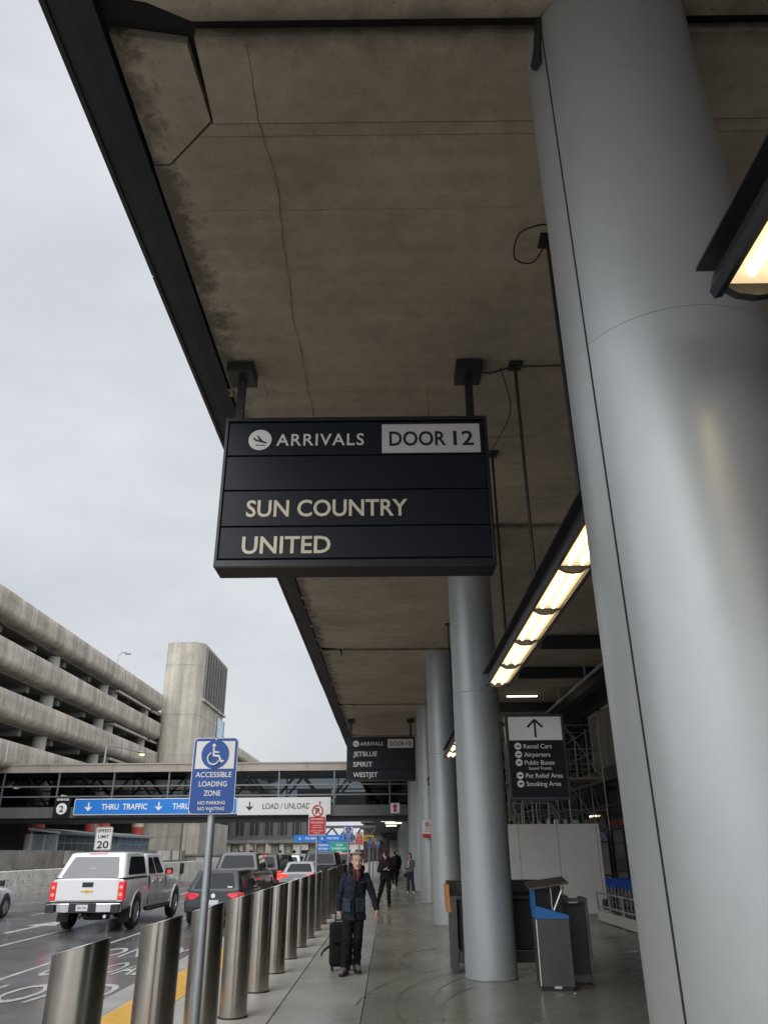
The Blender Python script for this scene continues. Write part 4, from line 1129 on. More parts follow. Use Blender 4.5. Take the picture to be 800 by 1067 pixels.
box(bm, -.235, .235, -.28, -.22, 1.07, 1.12); box(bm, -.235, .235, -.28, -.2, .02, .12)
obj('steel_frame', bm, 'bin_steel', t, bevel=.005)
t = thing('delineator', 'orange plastic marker post beyond the walking man', 'marker', (-1.6, 38, 0))
obj('post', tube(nb(), [(0, 0, .05), (0, 0, 1.1), (0, 0, 1.15)], [.11, .11, .08], 12), 'orange_plastic', t)
obj('top_knob', ball(nb(), (0, 0, 1.38), .14, .14, .22), 'orange_plastic', t); obj('base', tube(nb(), [(0, 0, 0), (0, 0, .05)], .2, 14), 'rubber', t)

# ------------------------------------------------------------------ vehicles
def lerp(a, b, t): return a + (b - a) * t
def body_ring(y, w, zb, zt, crown=.02):
    h = zt - zb
    half = [(w * .86, zb), (w - .03, zb + .07), (w, zb + .28 * h), (w + .004, zb + .55 * h), (w - .012, zb + .78 * h), (w - .035, zt - .06), (w - .075, zt - .012), (w * .72, zt + crown * .6), (0, zt + crown)]
    r = [(x, y, z) for x, z in half] + [(-x, y, z) for x, z in half[-2::-1]]
    return r
def make_body(stations, arches, r, w):
    bm = loft(nb(), [body_ring(*s) for s in stations])
    me = bpy.data.meshes.new('cut'); cb = nb()
    for ay in arches:
        for s in (-1, 1):
            tube(cb, [(s * (w - .36), ay, r - .0), (s * (w + .2), ay, r - .0)], r + .075, 28)
    bmesh.ops.recalc_face_normals(cb, faces=cb.faces[:]); cb.to_mesh(me); cb.free()
    cut = bpy.data.objects.new('cut', me); C.objects.link(cut)
    res = evaluated(bm, ('BOOLEAN', dict(operation='DIFFERENCE', object=cut, solver='EXACT')))
    bpy.data.objects.remove(cut); bpy.data.meshes.remove(me)
    return res
def gh_ring(yr, yf, w, z, rr=.13, n=4, wf=None):
    wf = wf or w; p = []
    for cx, cy, a in ((wf - rr, yf - rr, 0), (-wf + rr, yf - rr, 90), (-w + rr, yr + rr, 180), (w - rr, yr + rr, 270)):
        for k in range(n + 1):
            t = R(a + 90 * k / n); p.append((cx + rr * math.cos(t), cy + rr * math.sin(t), z))
    return p
def greenhouse(bm, b, t, dome=.05):
    """b=(yr,yf,w,z) belt, t=(yr,yf,w,z) roof"""
    rings = [gh_ring(*b), gh_ring(*t)]
    d = .1
    rings += [gh_ring(t[0] + d, t[1] - d, t[2] - d * .8, t[3] + dome * .65, .12), gh_ring(t[0] + .3, t[1] - .35, t[2] - .35, t[3] + dome, .12)]
    return loft(bm, rings)
def patch(bm, q, out, th=.012, ch=.14):
    """quad panel (4 corners, ccw) with chamfered corners standing slightly proud along out"""
    q = [Vector(p) for p in q]; poly = []
    for i in range(4):
        a, b, c = q[i - 1], q[i], q[(i + 1) % 4]
        l = min((a - b).length, (c - b).length) * ch
        poly += [b + (a - b).normalized() * l, b + (a - b).normalized() * l * .3 + (c - b).normalized() * l * .3, b + (c - b).normalized() * l]
    o = Vector(out).normalized()
    return loft(bm, [[p - o * th for p in poly], [p + o * .004 for p in poly]])
def side_quad(b, t, f0, f1, s, v0=.1, v1=.9, g0=None, g1=None):
    g0 = f0 if g0 is None else g0; g1 = f1 if g1 is None else g1
    def P(f, v):
        y0 = lerp(b[0], t[0], v); y1 = lerp(b[1], t[1], v); return Vector((s * lerp(b[2], t[2], v), lerp(y0, y1, f), lerp(b[3], t[3], v)))
    q = [P(f0, v0), P(f1, v0), P(g1, v1), P(g0, v1)]
    n = Vector((s, 0, (b[2] - t[2]) / max(.05, t[3] - b[3])))
    return q, n
def rear_quad(b, t, x=.8, v0=.1, v1=.88, front=False):
    i = 1 if front else 0
    def P(u, v): return Vector((u * (lerp(b[2], t[2], v) - .07) * x / .86, lerp(b[i], t[i], v), lerp(b[3], t[3], v)))
    dy, dz = t[i] - b[i], t[3] - b[3]
    n = Vector((0, -dz, dy)) if not front else Vector((0, dz, -dy))
    return [P(-.92, v0), P(.92, v0), P(.86, v1), P(-.86, v1)], n
def make_wheel(parent, x, y, r, s, w=.24, rim='rim_alloy'):
    prof = [(r * .62, w / 2), (r * .9, w / 2), (r * .98, w * .36), (r, w * .2), (r, -w * .2), (r * .98, -w * .36), (r * .9, -w / 2), (r * .62, -w / 2)]
    n = 30; bm = nb()
    rg = [[(x + s * d, y + q * math.cos(2 * PI * k / n), r + q * math.sin(2 * PI * k / n)) for k in range(n)] for q, d in prof]
    loft(bm, rg + [rg[0]], caps=False); wh = obj('wheel', bm, 'rubber', parent, smooth=40)
    bm = nb(); xo = x + s * w * .42
    prf = [(r * .64, 0), (r * .66, w * .06), (r * .6, w * .03), (r * .57, -w * .25)]
    loft(bm, [[(xo + s * d, y + q * math.cos(2 * PI * k / n), r + q * math.sin(2 * PI * k / n)) for k in range(n)] for q, d in prf], caps=False)
    for k in range(6):
        a = 2 * PI * k / 6 + .3; d = Vector((0, math.cos(a), math.sin(a))); tn = Vector((0, -d.z, d.y)); c = Vector((xo - s * .01, y, r))
        for off in (-.5, .5):
            p0 = c + d * r * .1 + tn * off * r * .1; p1 = c + d * r * .6 + tn * off * r * .2
            tube(bm, [p0, p1], r * .045, 6)
    tube(bm, [(xo - s * .03, y, r), (xo + s * .012, y, r)], r * .16, 14)
    obj('rim', bm, rim, wh, smooth=40)
    obj('brake_disc', tube(nb(), [(xo - s * .1, y, r), (xo - s * .08, y, r)], r * .5, 18), 'plastic_black', wh)
    return wh

def vehicle(kind, name, label, cat, x, y, paint, W=.92, lamp='lamp_red', scale=1., details=True, canopy=None, lamp_style='tall', rz=0, lampsx=None, rack=False, chmsl=False, plate=True):
    t = thing(name, label, cat, (x, y, -.15), rz)
    if scale != 1: t.scale = (scale,) * 3
    if kind == 'pickup':
        L_, r, ax = 6.35, .43, (1.3, 5.5)
        st = [(.0, W - .02, .62, 1.28), (.03, W, .6, 1.3), (.6, W, .52, 1.31), (2.4, W, .42, 1.31), (4.2, W, .42, 1.3), (4.6, W - .005, .42, 1.28), (5.7, W - .02, .42, 1.22), (6.2, W - .06, .45, 1.1), (6.35, W - .16, .5, .95)]
        b, tt = (2.2, 4.75, W - .055, 1.3), (2.42, 3.85, W - .2, 1.88)
        sides = [(.07, .38, .07, .33), (.42, .74, .38, .76), ]
        cy = (2.2, 4.5)
    elif kind == 'suv':
        L_, r, ax = 4.7, .37, (.95, 3.65)
        st = [(.0, W - .06, .5, .98), (.05, W - .02, .42, 1.02), (.3, W, .36, 1.04), (1.5, W, .3, 1.03), (3.3, W, .3, 1.02), (3.7, W - .01, .3, .99), (4.4, W - .05, .32, .9), (4.62, W - .12, .36, .78), (4.7, W - .2, .42, .68)]
        b, tt = (.04, 3.55, W - .05, 1.03), (.38, 2.75, W - .2, 1.62)
        sides = [(.09, .3, .1, .34), (.34, .58, .38, .64), (.62, .86, .68, .9)]
    elif kind == 'hatch':
        L_, r, ax = 4.35, .335, (.85, 3.45)
        st = [(.0, W - .07, .42, .88), (.05, W - .03, .36, .91), (.3, W, .3, .93), (1.5, W, .25, .92), (3.1, W, .25, .92), (3.5, W - .01, .25, .88), (4.1, W - .06, .27, .78), (4.28, W - .14, .3, .68), (4.35, W - .22, .36, .58)]
        b, tt = (.04, 3.4, W - .06, .92), (.5, 2.45, W - .24, 1.43)
        sides = [(.1, .3, .1, .34), (.34, .58, .38, .66), (.62, .86, .7, .93)]
    else:
        L_, r, ax = 4.75, .335, (1.0, 3.75)
        st = [(.0, W - .08, .45, .93), (.05, W - .03, .38, .97), (.4, W, .3, 1.0), (1.2, W, .25, .96), (3.2, W, .25, .93), (3.7, W - .01, .25, .9), (4.45, W - .06, .27, .78), (4.68, W - .14, .3, .66), (4.75, W - .22, .36, .56)]
        b, tt = (.55, 3.6, W - .07, .95), (1.25, 2.65, W - .25, 1.42)
        sides = [(.16, .42, .12, .42), (.46, .78, .48, .86)]
    bd = make_body(st, ax, r, W)
    obj('body', bd, paint, t, smooth=35)
    bm = nb(); box(bm, -W + .3, W - .3, .3, L_ - .4, .45 if kind == 'pickup' else .22, .62)
    tube(bm, [(-W + .2, ax[0], r), (W - .2, ax[0], r)], .07, 8)
    obj('underbody', bm, 'plastic_black', t)
    gh = obj('cabin', greenhouse(nb(), b, tt), paint, t, smooth=35)
    for s in (-1, 1):
        bm = nb()
        for f0, f1, g0, g1 in sides:
            q, n = side_quad(b, tt, f0, f1, s, .1, .88, g0, g1); patch(bm, q if s > 0 else q[::-1], n)
        obj('side_window', bm, 'glass_car', gh)
    q, n = rear_quad(b, tt); obj('rear_window', patch(nb(), q, n, ch=.1), 'glass_car', gh)
    q, n = rear_quad(b, tt, front=True); obj('windscreen', patch(nb(), q, n, ch=.08), 'glass_car', gh)
    for ay in ax:
        for s in (-1, 1): make_wheel(t, s * (W - .115), ay, r, s)
    zt = st[1][3]; zb = st[1][2]
    for s in (-1, 1):
        if lamp_style == 'tall': q = bx(*sorted((s * (W - .16), s * (W + .008))), -.025, .17, zt - .52, zt - .06)
        else: q = loft(nb(), [[(s * x, yy + (.05 if x > W - .1 else 0) , z) for x, z in ((W - .02, zt - .24), (W - .02, zt - .05), (W - .12, zt - .03), (W - .44, zt - .07), (W - .47, zt - .12), (W - .3, zt - .2))] for yy in (-.03, .25)])
        l = obj('tail_light', q, lamp, t, bevel=.02)
        if lamp_style == 'tall' and details:
            bl = nb()
            for z in (zt - .2, zt - .38): tube(bl, [(s * (W - .08), -.03, z), (s * (W - .08), -.02, z)], .045, 12)
            obj('lamp_lens', bl, 'lamp_clear', l)
    for s in (-1, 1):
        m = obj('mirror', bx(*sorted((s * (W - .02), s * (W + .2))), b[1] - .75, b[1] - .6, b[3] + .02, b[3] + .2), 'plastic_black', t, bevel=.03)
    if kind == 'pickup':
        obj('bumper', loft(nb(), [[(x, -.2 + .1 * (abs(x) / W) ** 2, .5), (x, -.22 + .1 * (abs(x) / W) ** 2, .72), (x, .0, .74), (x, .0, .5)] for x in (-W, -W * .6, -.3, .3, W * .6, W)]), 'chrome', t, bevel=.02)
        if plate: obj('number_plate', bx(-.16, .16, -.235, -.222, .54, .68), 'plate_car', t)
        obj('tailgate_seam', bx(-W + .17, W - .17, -.006, .002, .76, .775), 'plastic_black', t)
    else:
        obj('bumper', bx(-W + .06, W - .06, -.05, .1, zb, zb + .2), 'plastic_black', t, bevel=.04)
        if plate: obj('number_plate', bx(-.17, .17, -.035, -.012, zt - .36, zt - .23), 'plate_car', t)
    if chmsl: obj('brake_light', bx(-.2, .2, tt[0] - .03, tt[0] + .05, tt[3] - .05, tt[3] - .01), 'lamp_brake', t)
    if rack:
        bm = nb()
        for s in (-1, 1): tube(bm, [(s * (tt[2] - .1), tt[0] + .2, tt[3] + .07), (s * (tt[2] - .1), tt[1] - .4, tt[3] + .07)], .018, 6)
        obj('roof_rail', bm, 'plastic_black', t)
    return t

# the white pickup with a canopy shell
W = 1.0
tk = vehicle('pickup', 'pickup_truck', 'white pickup truck with a matching bed canopy and red tail lights', 'pickup truck', -8.2, 22.65, 'car_white', W=W, plate=False)
cb, ct = (.06, 2.28, W - .05, 1.31), (.52, 2.26, W - .21, 1.93)
cn = obj('canopy_shell', greenhouse(nb(), cb, ct, .04), 'car_white', tk, smooth=35)
q, n = rear_quad(cb, ct, x=.84, v0=.03, v1=.86); rw = obj('canopy_hatch', patch(nb(), q, n, ch=.07), 'glass_cap', cn)
bm = nb()
for x in (-.42, .42):
    pass
tube(bm, [(-.72, .2, 1.43), (.72, .2, 1.43)], .012, 6); box(bm, -.1, .1, .19, .23, 1.45, 1.49); box(bm, -.78, -.72, .2, .24, 1.45, 1.5); box(bm, .72, .78, .2, .24, 1.45, 1.5)
obj('hatch_handle', bm, 'plastic_black', rw)
obj('hatch_lettering', text(nb(), 'LEER', 0, 1.52, .05, .235, align='C', bold=.03), 'plate_white', rw)
for s in (-1, 1):
    q, n = side_quad(cb, ct, .14, .9, s, .12, .86, .2, .9); obj('canopy_side_window', patch(nb(), q if s > 0 else q[::-1], n, ch=.1), 'glass_car', cn)
tg = obj('tailgate', bx(-W + .17, W - .17, -.012, .02, .77, 1.29), 'car_white', tk, bevel=.012)
hd = obj('tailgate_handle', bx(-.15, .15, -.022, -.012, 1.1, 1.22), 'plastic_black', tg, bevel=.01)
bm = nb(); prism_xz(bm, [(-.17, .985), (-.06, .985), (-.045, .965), (.045, .965), (.06, .985), (.17, .985), (.165, 1.02), (.055, 1.02), (.04, 1.04), (-.04, 1.04), (-.055, 1.02), (-.165, 1.02)], -.026, -.012)
obj('emblem', bm, 'gold', tg, bevel=.004)
obj('plate_recess', bx(-.36, .36, -.228, -.21, .51, .72), 'plastic_black', tk)
p_ = obj('number_plate', bx(-.155, .155, -.238, -.228, .54, .69), 'plate_car', tk)
obj('plate_lettering', text(nb(), 'B41736', 0, .585, .06, -.238, w=.24, align='C', bold=.01, depth=.002), 'letter_black', p_)
bm = nb(); box(bm, -W + .02, -W + .24, -.225, -.18, .5, .68); box(bm, W - .24, W - .02, -.225, -.18, .5, .68); box(bm, -W - .02, W + .02, -.17, .02, .735, .75)
obj('bumper_step', bm, 'plastic_black', tk)
bm = nb(); box(bm, -.04, .04, -.3, .5, .4, .48); ball(bm, (0, -.28, .42), .045, .045, .07); tube(bm, [(-.09, -.1, .5), (-.05, -.18, .36)], .025, 6); tube(bm, [(.09, -.1, .5), (.05, -.18, .36)], .025, 6)
obj('tow_hitch', bm, 'plastic_black', tk)
obj('exhaust', tube(nb(), [(.5, 1.0, .45), (.56, .1, .42), (.58, -.08, .4)], .045, 10), 'chrome', tk)
obj('spare_wheel', loft(nb(), [[(.34 * math.cos(a) + .1, .75 + .34 * math.sin(a), z) for a in [2 * PI * k / 20 for k in range(20)]] for z in (.28, .5)]), 'rubber', tk)
for s in (-1, 1):
    obj('mud_flap', bx(*sorted((s * (W - .32), s * (W - .0))), .72, .74, .22, .62), 'rubber', tk)
    bm = nb()
    for yy in (2.7, 3.55): box(bm, *sorted((s * (W - .03), s * (W + .012))), yy, yy + .2, 1.13, 1.17)
    obj('door_handle', bm, 'chrome', tk)
    bm = nb()
    for yy in (2.25, 3.15, 4.1): box(bm, *sorted((s * (W - .03), s * (W + .001 + .002))), yy, yy + .012, .62, 1.26)
    obj('door_gap', bm, 'plastic_black', tk)
for s in (-1, 1): obj('side_step', bx(*sorted((s * (W - .1), s * (W + .06))), 2.3, 4.5, .38, .46), 'plastic_black', tk, bevel=.02)
obj('bed_seal', loft(nb(), [gh_ring(.04, 2.3, W - .035, 1.3), gh_ring(.04, 2.3, W - .035, 1.325)]), 'plastic_black', cn)
obj('cab_gap', box(bx(-W - .002, -W + .06, 2.315, 2.345, .55, 1.3), W - .06, W + .0025, 2.315, 2.345, .55, 1.3), 'plastic_black', tk)
for s in (-1, 1):
    for ay in (1.3, 5.5):
        ab = nb(); loft(ab, [[(s * (W - .03) if k_ in (0, 3) else s * (W + .016), ay + r_ * math.cos(R(a)), .43 + r_ * math.sin(R(a))) for k_, r_ in enumerate((.505, .505, .55, .55))] for a in range(-12, 193, 12)])
        obj('wheel_arch_trim', ab, 'car_white', tk, smooth=50)
bl = nb(); box(bl, -.26, .26, .5, .54, 1.9, 1.93); obj('brake_light', bl, 'lamp_red', cn)
mm = [o for o in tk.children if o.name.startswith('mirror')]
obj('mirror_lamp', bx(W + .05, W + .17, 3.985, 3.998, 1.345, 1.43), 'lamp_brake', mm[-1])

hv = vehicle('hatch', 'hatchback_car', 'dark grey hatchback with wide red tail lights close to the bollards', 'car', -5.12, 24.3, 'car_grey', W=.86, lamp_style='wide', lamp='lamp_red')
hv.children[0]
obj('emblem', prism_xz(nb(), disc_poly(0, .79, .06, 18), -.022, .02), 'chrome', hv)
obj('rear_sticker', bx(.38, .52, .1, .12, .99, 1.03), 'plate_white', hv)
vehicle('pickup', 'grey_pickup', 'charcoal grey pickup truck with red tail lights ahead of the dark hatchback', 'pickup truck', -6.15, 31.2, 'car_gunmetal', W=.96)
vehicle('suv', 'black_suv', 'black tall car with glowing brake lights ahead of the grey pickup', 'car', -6.5, 41.5, 'car_black', W=.95, lamp='lamp_brake', chmsl=True, scale=1.1)
vehicle('suv', 'dark_suv', 'dark car with one bright red light left of the silver sedan', 'car', -7.5, 53, 'car_grey', W=.95, lamp='lamp_brake', rack=True, scale=1.08)
vehicle('suv', 'white_suv', 'white car roof far behind the silver sedan', 'car', -8.1, 66, 'car_white', W=.95, scale=1.1).location.z = -.15 + gz(66)
vehicle('sedan', 'silver_sedan', 'silver sedan with red brake lights beside the red no parking sign', 'car', -4.55, 41.0, 'car_silver', W=.92, lamp='lamp_brake', lamp_style='wide')
vehicle('sedan', 'blue_sedan', 'pale blue grey car just beyond the silver sedan', 'car', -5.2, 55, 'car_blue', W=.92, lamp_style='wide', scale=1.05)
vehicle('suv', 'black_suv', 'black sport utility vehicle behind the red no parking sign pole', 'car', -3.35 - 1.02, 50, 'car_black', W=1.0, scale=1.15, lamp='lamp_red')
bpy.data.objects['black_suv.001'].location.x = -4.2
vehicle('suv', 'maroon_suv', 'dark maroon car with a red high brake light left of the walking man', 'car', -4.0, 66, 'car_red', W=1.0, scale=1.15, lamp='lamp_brake', chmsl=True).location.z = -.15 + gz(66) * .5
vehicle('sedan', 'white_sedan', 'white car cut by the left frame edge, only its front end showing', 'car', -13.75, 24.35, 'car_white', W=.92, lamp_style='wide')

# ------------------------------------------------------------------ people
def limb(bm, pts, rad, n=12):
    pts = [Vector(p) for p in pts]
    for i, (p, r) in enumerate(zip(pts, rad)):
        ball(bm, p, r, u=n, v=8)
        if i: tube(bm, [pts[i - 1], p], [rad[i - 1], r], n)
    return bm
def stack(bm, rings, n=24):
    """rings: (x, y, z, rx, ry)"""
    return loft(bm, [[(x + rx * math.cos(2 * PI * k / n), y + ry * math.sin(2 * PI * k / n), z) for k in range(n)] for x, y, z, rx, ry in rings])
def fuse(bm, vox, smooth=4, disp=0., dscale=.08):
    mods = [('REMESH', dict(mode='VOXEL', voxel_size=vox)), ('SMOOTH', dict(factor=.5, iterations=smooth))]
    if disp:
        tx = bpy.data.textures.new('folds', 'CLOUDS'); tx.noise_scale = dscale
        mods.append(('DISPLACE', dict(texture=tx, strength=disp, mid_level=.5)))
    return evaluated(bm, *mods)
def hand(bm, wrist, d, palmn, side, curl=.5, s=1.):
    """d = direction of the fingers, palmn = direction the palm faces, side = direction of the thumb"""
    d, p, th = Vector(d).normalized(), Vector(palmn).normalized(), Vector(side).normalized(); w = Vector(wrist)
    limb(bm, [w, w + d * .045 * s], [.027 * s, .03 * s])
    for k in range(4):
        o = (1.5 - k) / 1.5 * .03 * s
        limb(bm, [w + d * .03 * s + th * o * .7, w + d * .088 * s + th * o], [.014 * s, .0125 * s], 8)
        l = (.036, .042, .039, .03)[k] * s; a = curl
        p0 = w + d * .088 * s + th * o; d1 = d * math.cos(a) + p * math.sin(a); p1 = p0 + d1 * l
        d2 = d * math.cos(2.1 * a) + p * math.sin(2.1 * a); p2 = p1 + d2 * l * .75; d3 = d * math.cos(2.8 * a) + p * math.sin(2.8 * a); p3 = p2 + d3 * l * .5
        limb(bm, [p0, p1, p2, p3], [.0105 * s, .0098 * s, .009 * s, .0078 * s], 8)
    t0 = w + d * .025 * s + th * .026 * s; d1 = (d * .75 + th * .55 + p * .25).normalized(); t1 = t0 + d1 * .042 * s; t2 = t1 + (d * .9 + th * .15 + p * .35).normalized() * .034 * s
    limb(bm, [t0, t1, t2], [.015 * s, .0118 * s, .0092 * s], 8)

def person(name, label, x, y, rz, J, col, H=1.75, vox=.008, hair='short', extras=None, group=None):
    """local frame: facing -Y. J holds the joints at a nominal height of 1.75"""
    t = thing(name, label, 'person', (x, y, 0), rz, group); s = H / 1.75; t.scale = (s, s, s)
    hx, hy, hz = J['head']; nk = J['neck']; ch = J['chest']; pv = J['pelvis']; yaw = J.get('yaw', 0); nod = J.get('nod', 0)
    HM = Matrix.Translation((hx, hy, hz)) @ Matrix.Rotation(yaw, 4, 'Z') @ Matrix.Rotation(nod, 4, 'X')
    bm = nb()
    # legs, arms
    for sd in ('R', 'L'):
        limb(bm, [J['hip' + sd], J['knee' + sd], J['ank' + sd]], [.08, .055, .042])
        a = Vector(J['ank' + sd]); limb(bm, [a, a + Vector((0, .03, -.05)), a + Vector((J['toe' + sd][0] * .16, J['toe' + sd][1] * .16, -.055))], [.042, .034, .03])
        limb(bm, [J['sh' + sd], J['el' + sd], J['wr' + sd]], [.052, .04, .028])
        hand(bm, J['wr' + sd], *J['hand' + sd])
    stack(bm, [(pv[0], pv[1], pv[2] - .1, .12, .09), (pv[0], pv[1], pv[2], .155, .11), (lerp(pv[0], ch[0], .5), lerp(pv[1], ch[1], .5), lerp(pv[2], ch[2], .45), .135, .095), (ch[0], ch[1], ch[2], .165, .115), (ch[0], ch[1] + .005, ch[2] + .12, .16, .09), (nk[0], nk[1] + .01, nk[2], .065, .06)])
    limb(bm, [nk, (hx, hy + .025, hz - .07)], [.056, .05])
    # head
    hb = nb()
    HM = HM @ Matrix.Scale(1.1, 4)
    stack(hb, [(0, -.045, -.118, .022, .02), (0, -.035, -.112, .042, .045), (0, -.02, -.09, .056, .068), (0, -.008, -.05, .066, .085), (0, 0, 0, .073, .094), (0, .004, .045, .076, .097), (0, .008, .085, .066, .085), (0, .01, .108, .04, .055), (0, .01, .115, .012, .015)], 20)
    limb(hb, [(0, -.09, .012), (0, -.106, -.022), (0, -.108, -.032)], [.009, .012, .0145], 8); ball(hb, (.012, -.096, -.036), .009); ball(hb, (-.012, -.096, -.036), .009)
    limb(hb, [(-.05, -.074, .026), (-.022, -.09, .028), (.022, -.09, .028), (.05, -.074, .026)], [.009, .011, .011, .009], 8)
    ball(hb, (.04, -.062, -.03), .024, .02, .022); ball(hb, (-.04, -.062, -.03), .024, .02, .022)
    limb(hb, [(-.024, -.083, -.066), (0, -.09, -.064), (.024, -.083, -.066)], [.005, .0075, .005], 8); limb(hb, [(-.02, -.083, -.074), (0, -.089, -.077), (.02, -.083, -.074)], [.005, .0085, .005], 8)
    ball(hb, (0, -.072, -.105), .022, .018, .016)
    for e in (-1, 1): ball(hb, (e * .077, .012, -.008), .009, .02, .032, rot=Matrix.Rotation(e * R(18), 4, 'Z'))
    for v in hb.verts: v.co = HM @ v.co
    mh = bpy.data.meshes.new('t'); hb.to_mesh(mh); hb.free(); bm.from_mesh(mh); bpy.data.meshes.remove(mh)
    body = obj('body', fuse(bm, vox, 3), 'skin', t, smooth=True)
    body.data.materials.append(M['lips']); IM = HM.inverted()
    for pgn in body.data.polygons:
        c = IM @ pgn.center
        if abs(c.x) < .024 and -.083 < c.z < -.059 and c.y < -.076: pgn.material_index = 1
    for e in (-1, 1):
        eb = nb(); ball(eb, HM @ Vector((e * .032, -.082, .006)), .0115, .007, .0065); obj('eye', eb, 'eye_dark', body)
        eb = nb(); limb(eb, [HM @ Vector((e * .05, -.081, .03)), HM @ Vector((e * .03, -.095, .036)), HM @ Vector((e * .015, -.097, .032))], [.003, .0045, .004], 6); obj('eyebrow', eb, 'hair_grey' if hair == 'grey' else 'hair_dark', body)
    # hair
    hm = nb()
    def hb_(c, rx, ry, rz_): ball(hm, HM @ Vector(c), rx, ry, rz_, 14, 10)
    if hair == 'grey':
        hb_((0, .022, .05), .086, .098, .088); hb_((.02, -.05, .1), .062, .05, .036); hb_((-.03, -.03, .1), .05, .055, .03); hb_((0, .07, -.0), .07, .05, .075)
        for e in (-1, 1): hb_((e * .072, -.005, .035), .018, .04, .045)
    elif hair == 'long':
        hb_((0, .02, .05), .085, .1, .088); hb_((0, -.05, .095), .06, .045, .03); hb_((0, .075, -.06), .075, .045, .14)
        for e in (-1, 1): hb_((e * .07, .01, -.06), .022, .045, .12)
    elif hair == 'cap':
        hb_((0, .012, .06), .086, .1, .07); limb(hm, [HM @ Vector((0, -.08, .065)), HM @ Vector((0, -.15, .05))], [.05, .03])
    else:
        hb_((0, .022, .045), .081, .093, .081); hb_((0, .07, .0), .068, .045, .07); hb_((0, -.045, .092), .06, .045, .03)
    obj('hair' if hair != 'cap' else 'cap', fuse(hm, .008, 1, .012, .03), 'hair_grey' if hair == 'grey' else 'hair_dark', body, smooth=True)
    # trousers
    tb = nb(); fl = J.get('flare', .066)
    for sd in ('R', 'L'):
        a = Vector(J['ank' + sd]); limb(tb, [J['hip' + sd], J['knee' + sd], Vector(J['knee' + sd]) * .35 + a * .65, a + Vector((0, .005, -.015))], [.1, .078, lerp(.07, fl, .5), fl], 14)
    stack(tb, [(pv[0], pv[1], pv[2] - .12, .13, .1), (pv[0], pv[1], pv[2], .175, .13), (pv[0], pv[1], pv[2] + .1, .16, .12)])
    obj('trousers', fuse(tb, .010, 2, .032, .075), col['trousers'], t, smooth=True)
    for sd in ('R', 'L'):
        a = Vector(J['ank' + sd]); d = Vector((*J['toe' + sd][:2], 0)).normalized(); g_ = a.z - .075
        sb = nb(); limb(sb, [a - d * .045 + Vector((0, 0, -.035)), a + d * .05 + Vector((0, 0, -.03)), a + d * .17 + Vector((0, 0, -.045))], [.044, .048, .038], 12)
        limb(sb, [a + Vector((0, 0, .02)), a + Vector((0, 0, -.03))], [.048, .05])
        sh = obj('shoe', fuse(sb, .01, 2), col['shoe'], t, smooth=True)
        so = nb(); n_ = Vector((-d.y, d.x, 0)); pr_ = [(-.095, .03), (-.07, .044), (.05, .05), (.15, .05), (.2, .035), (.215, .0)]
        po = [a + d * u + n_ * v for u, v in pr_] + [a + d * u - n_ * v for u, v in pr_[-2::-1]]
        loft(so, [[(p.x, p.y, g_ - .02) for p in po], [(p.x, p.y, g_ + .012) for p in po]]); obj('sole', so, col.get('sole', 'shoe_black'), sh)
    # jacket
    jb = nb(); hem = J.get('hem', .8); b_ = J.get('bulk', 1.)
    stack(jb, [(pv[0], pv[1], hem, .215 * b_, .155 * b_), (pv[0], pv[1], pv[2] + .02, .205 * b_, .15 * b_), (lerp(pv[0], ch[0], .5), lerp(pv[1], ch[1], .5), lerp(pv[2], ch[2], .45), .185 * b_, .135 * b_), (ch[0], ch[1], ch[2], .185 * b_, .14 * b_), (ch[0], ch[1] + .01, ch[2] + .1, .17, .12), (ch[0], ch[1] + .015, ch[2] + .16, .13, .1), (nk[0], nk[1] + .015, nk[2] - .02, .1, .085), (nk[0], nk[1] + .015, nk[2] + .03, .085, .08)])
    for sd in ('R', 'L'):
        w_ = Vector(J['el' + sd]).lerp(Vector(J['wr' + sd]), .93); limb(jb, [J['sh' + sd], J['el' + sd], w_], [.07 * b_, .062 * b_, .05 * b_], 14)
    obj('jacket', fuse(jb, .010, 2, .036, .07), col['jacket'], t, smooth=True)
    if extras: extras(t, J, HM)
    return t

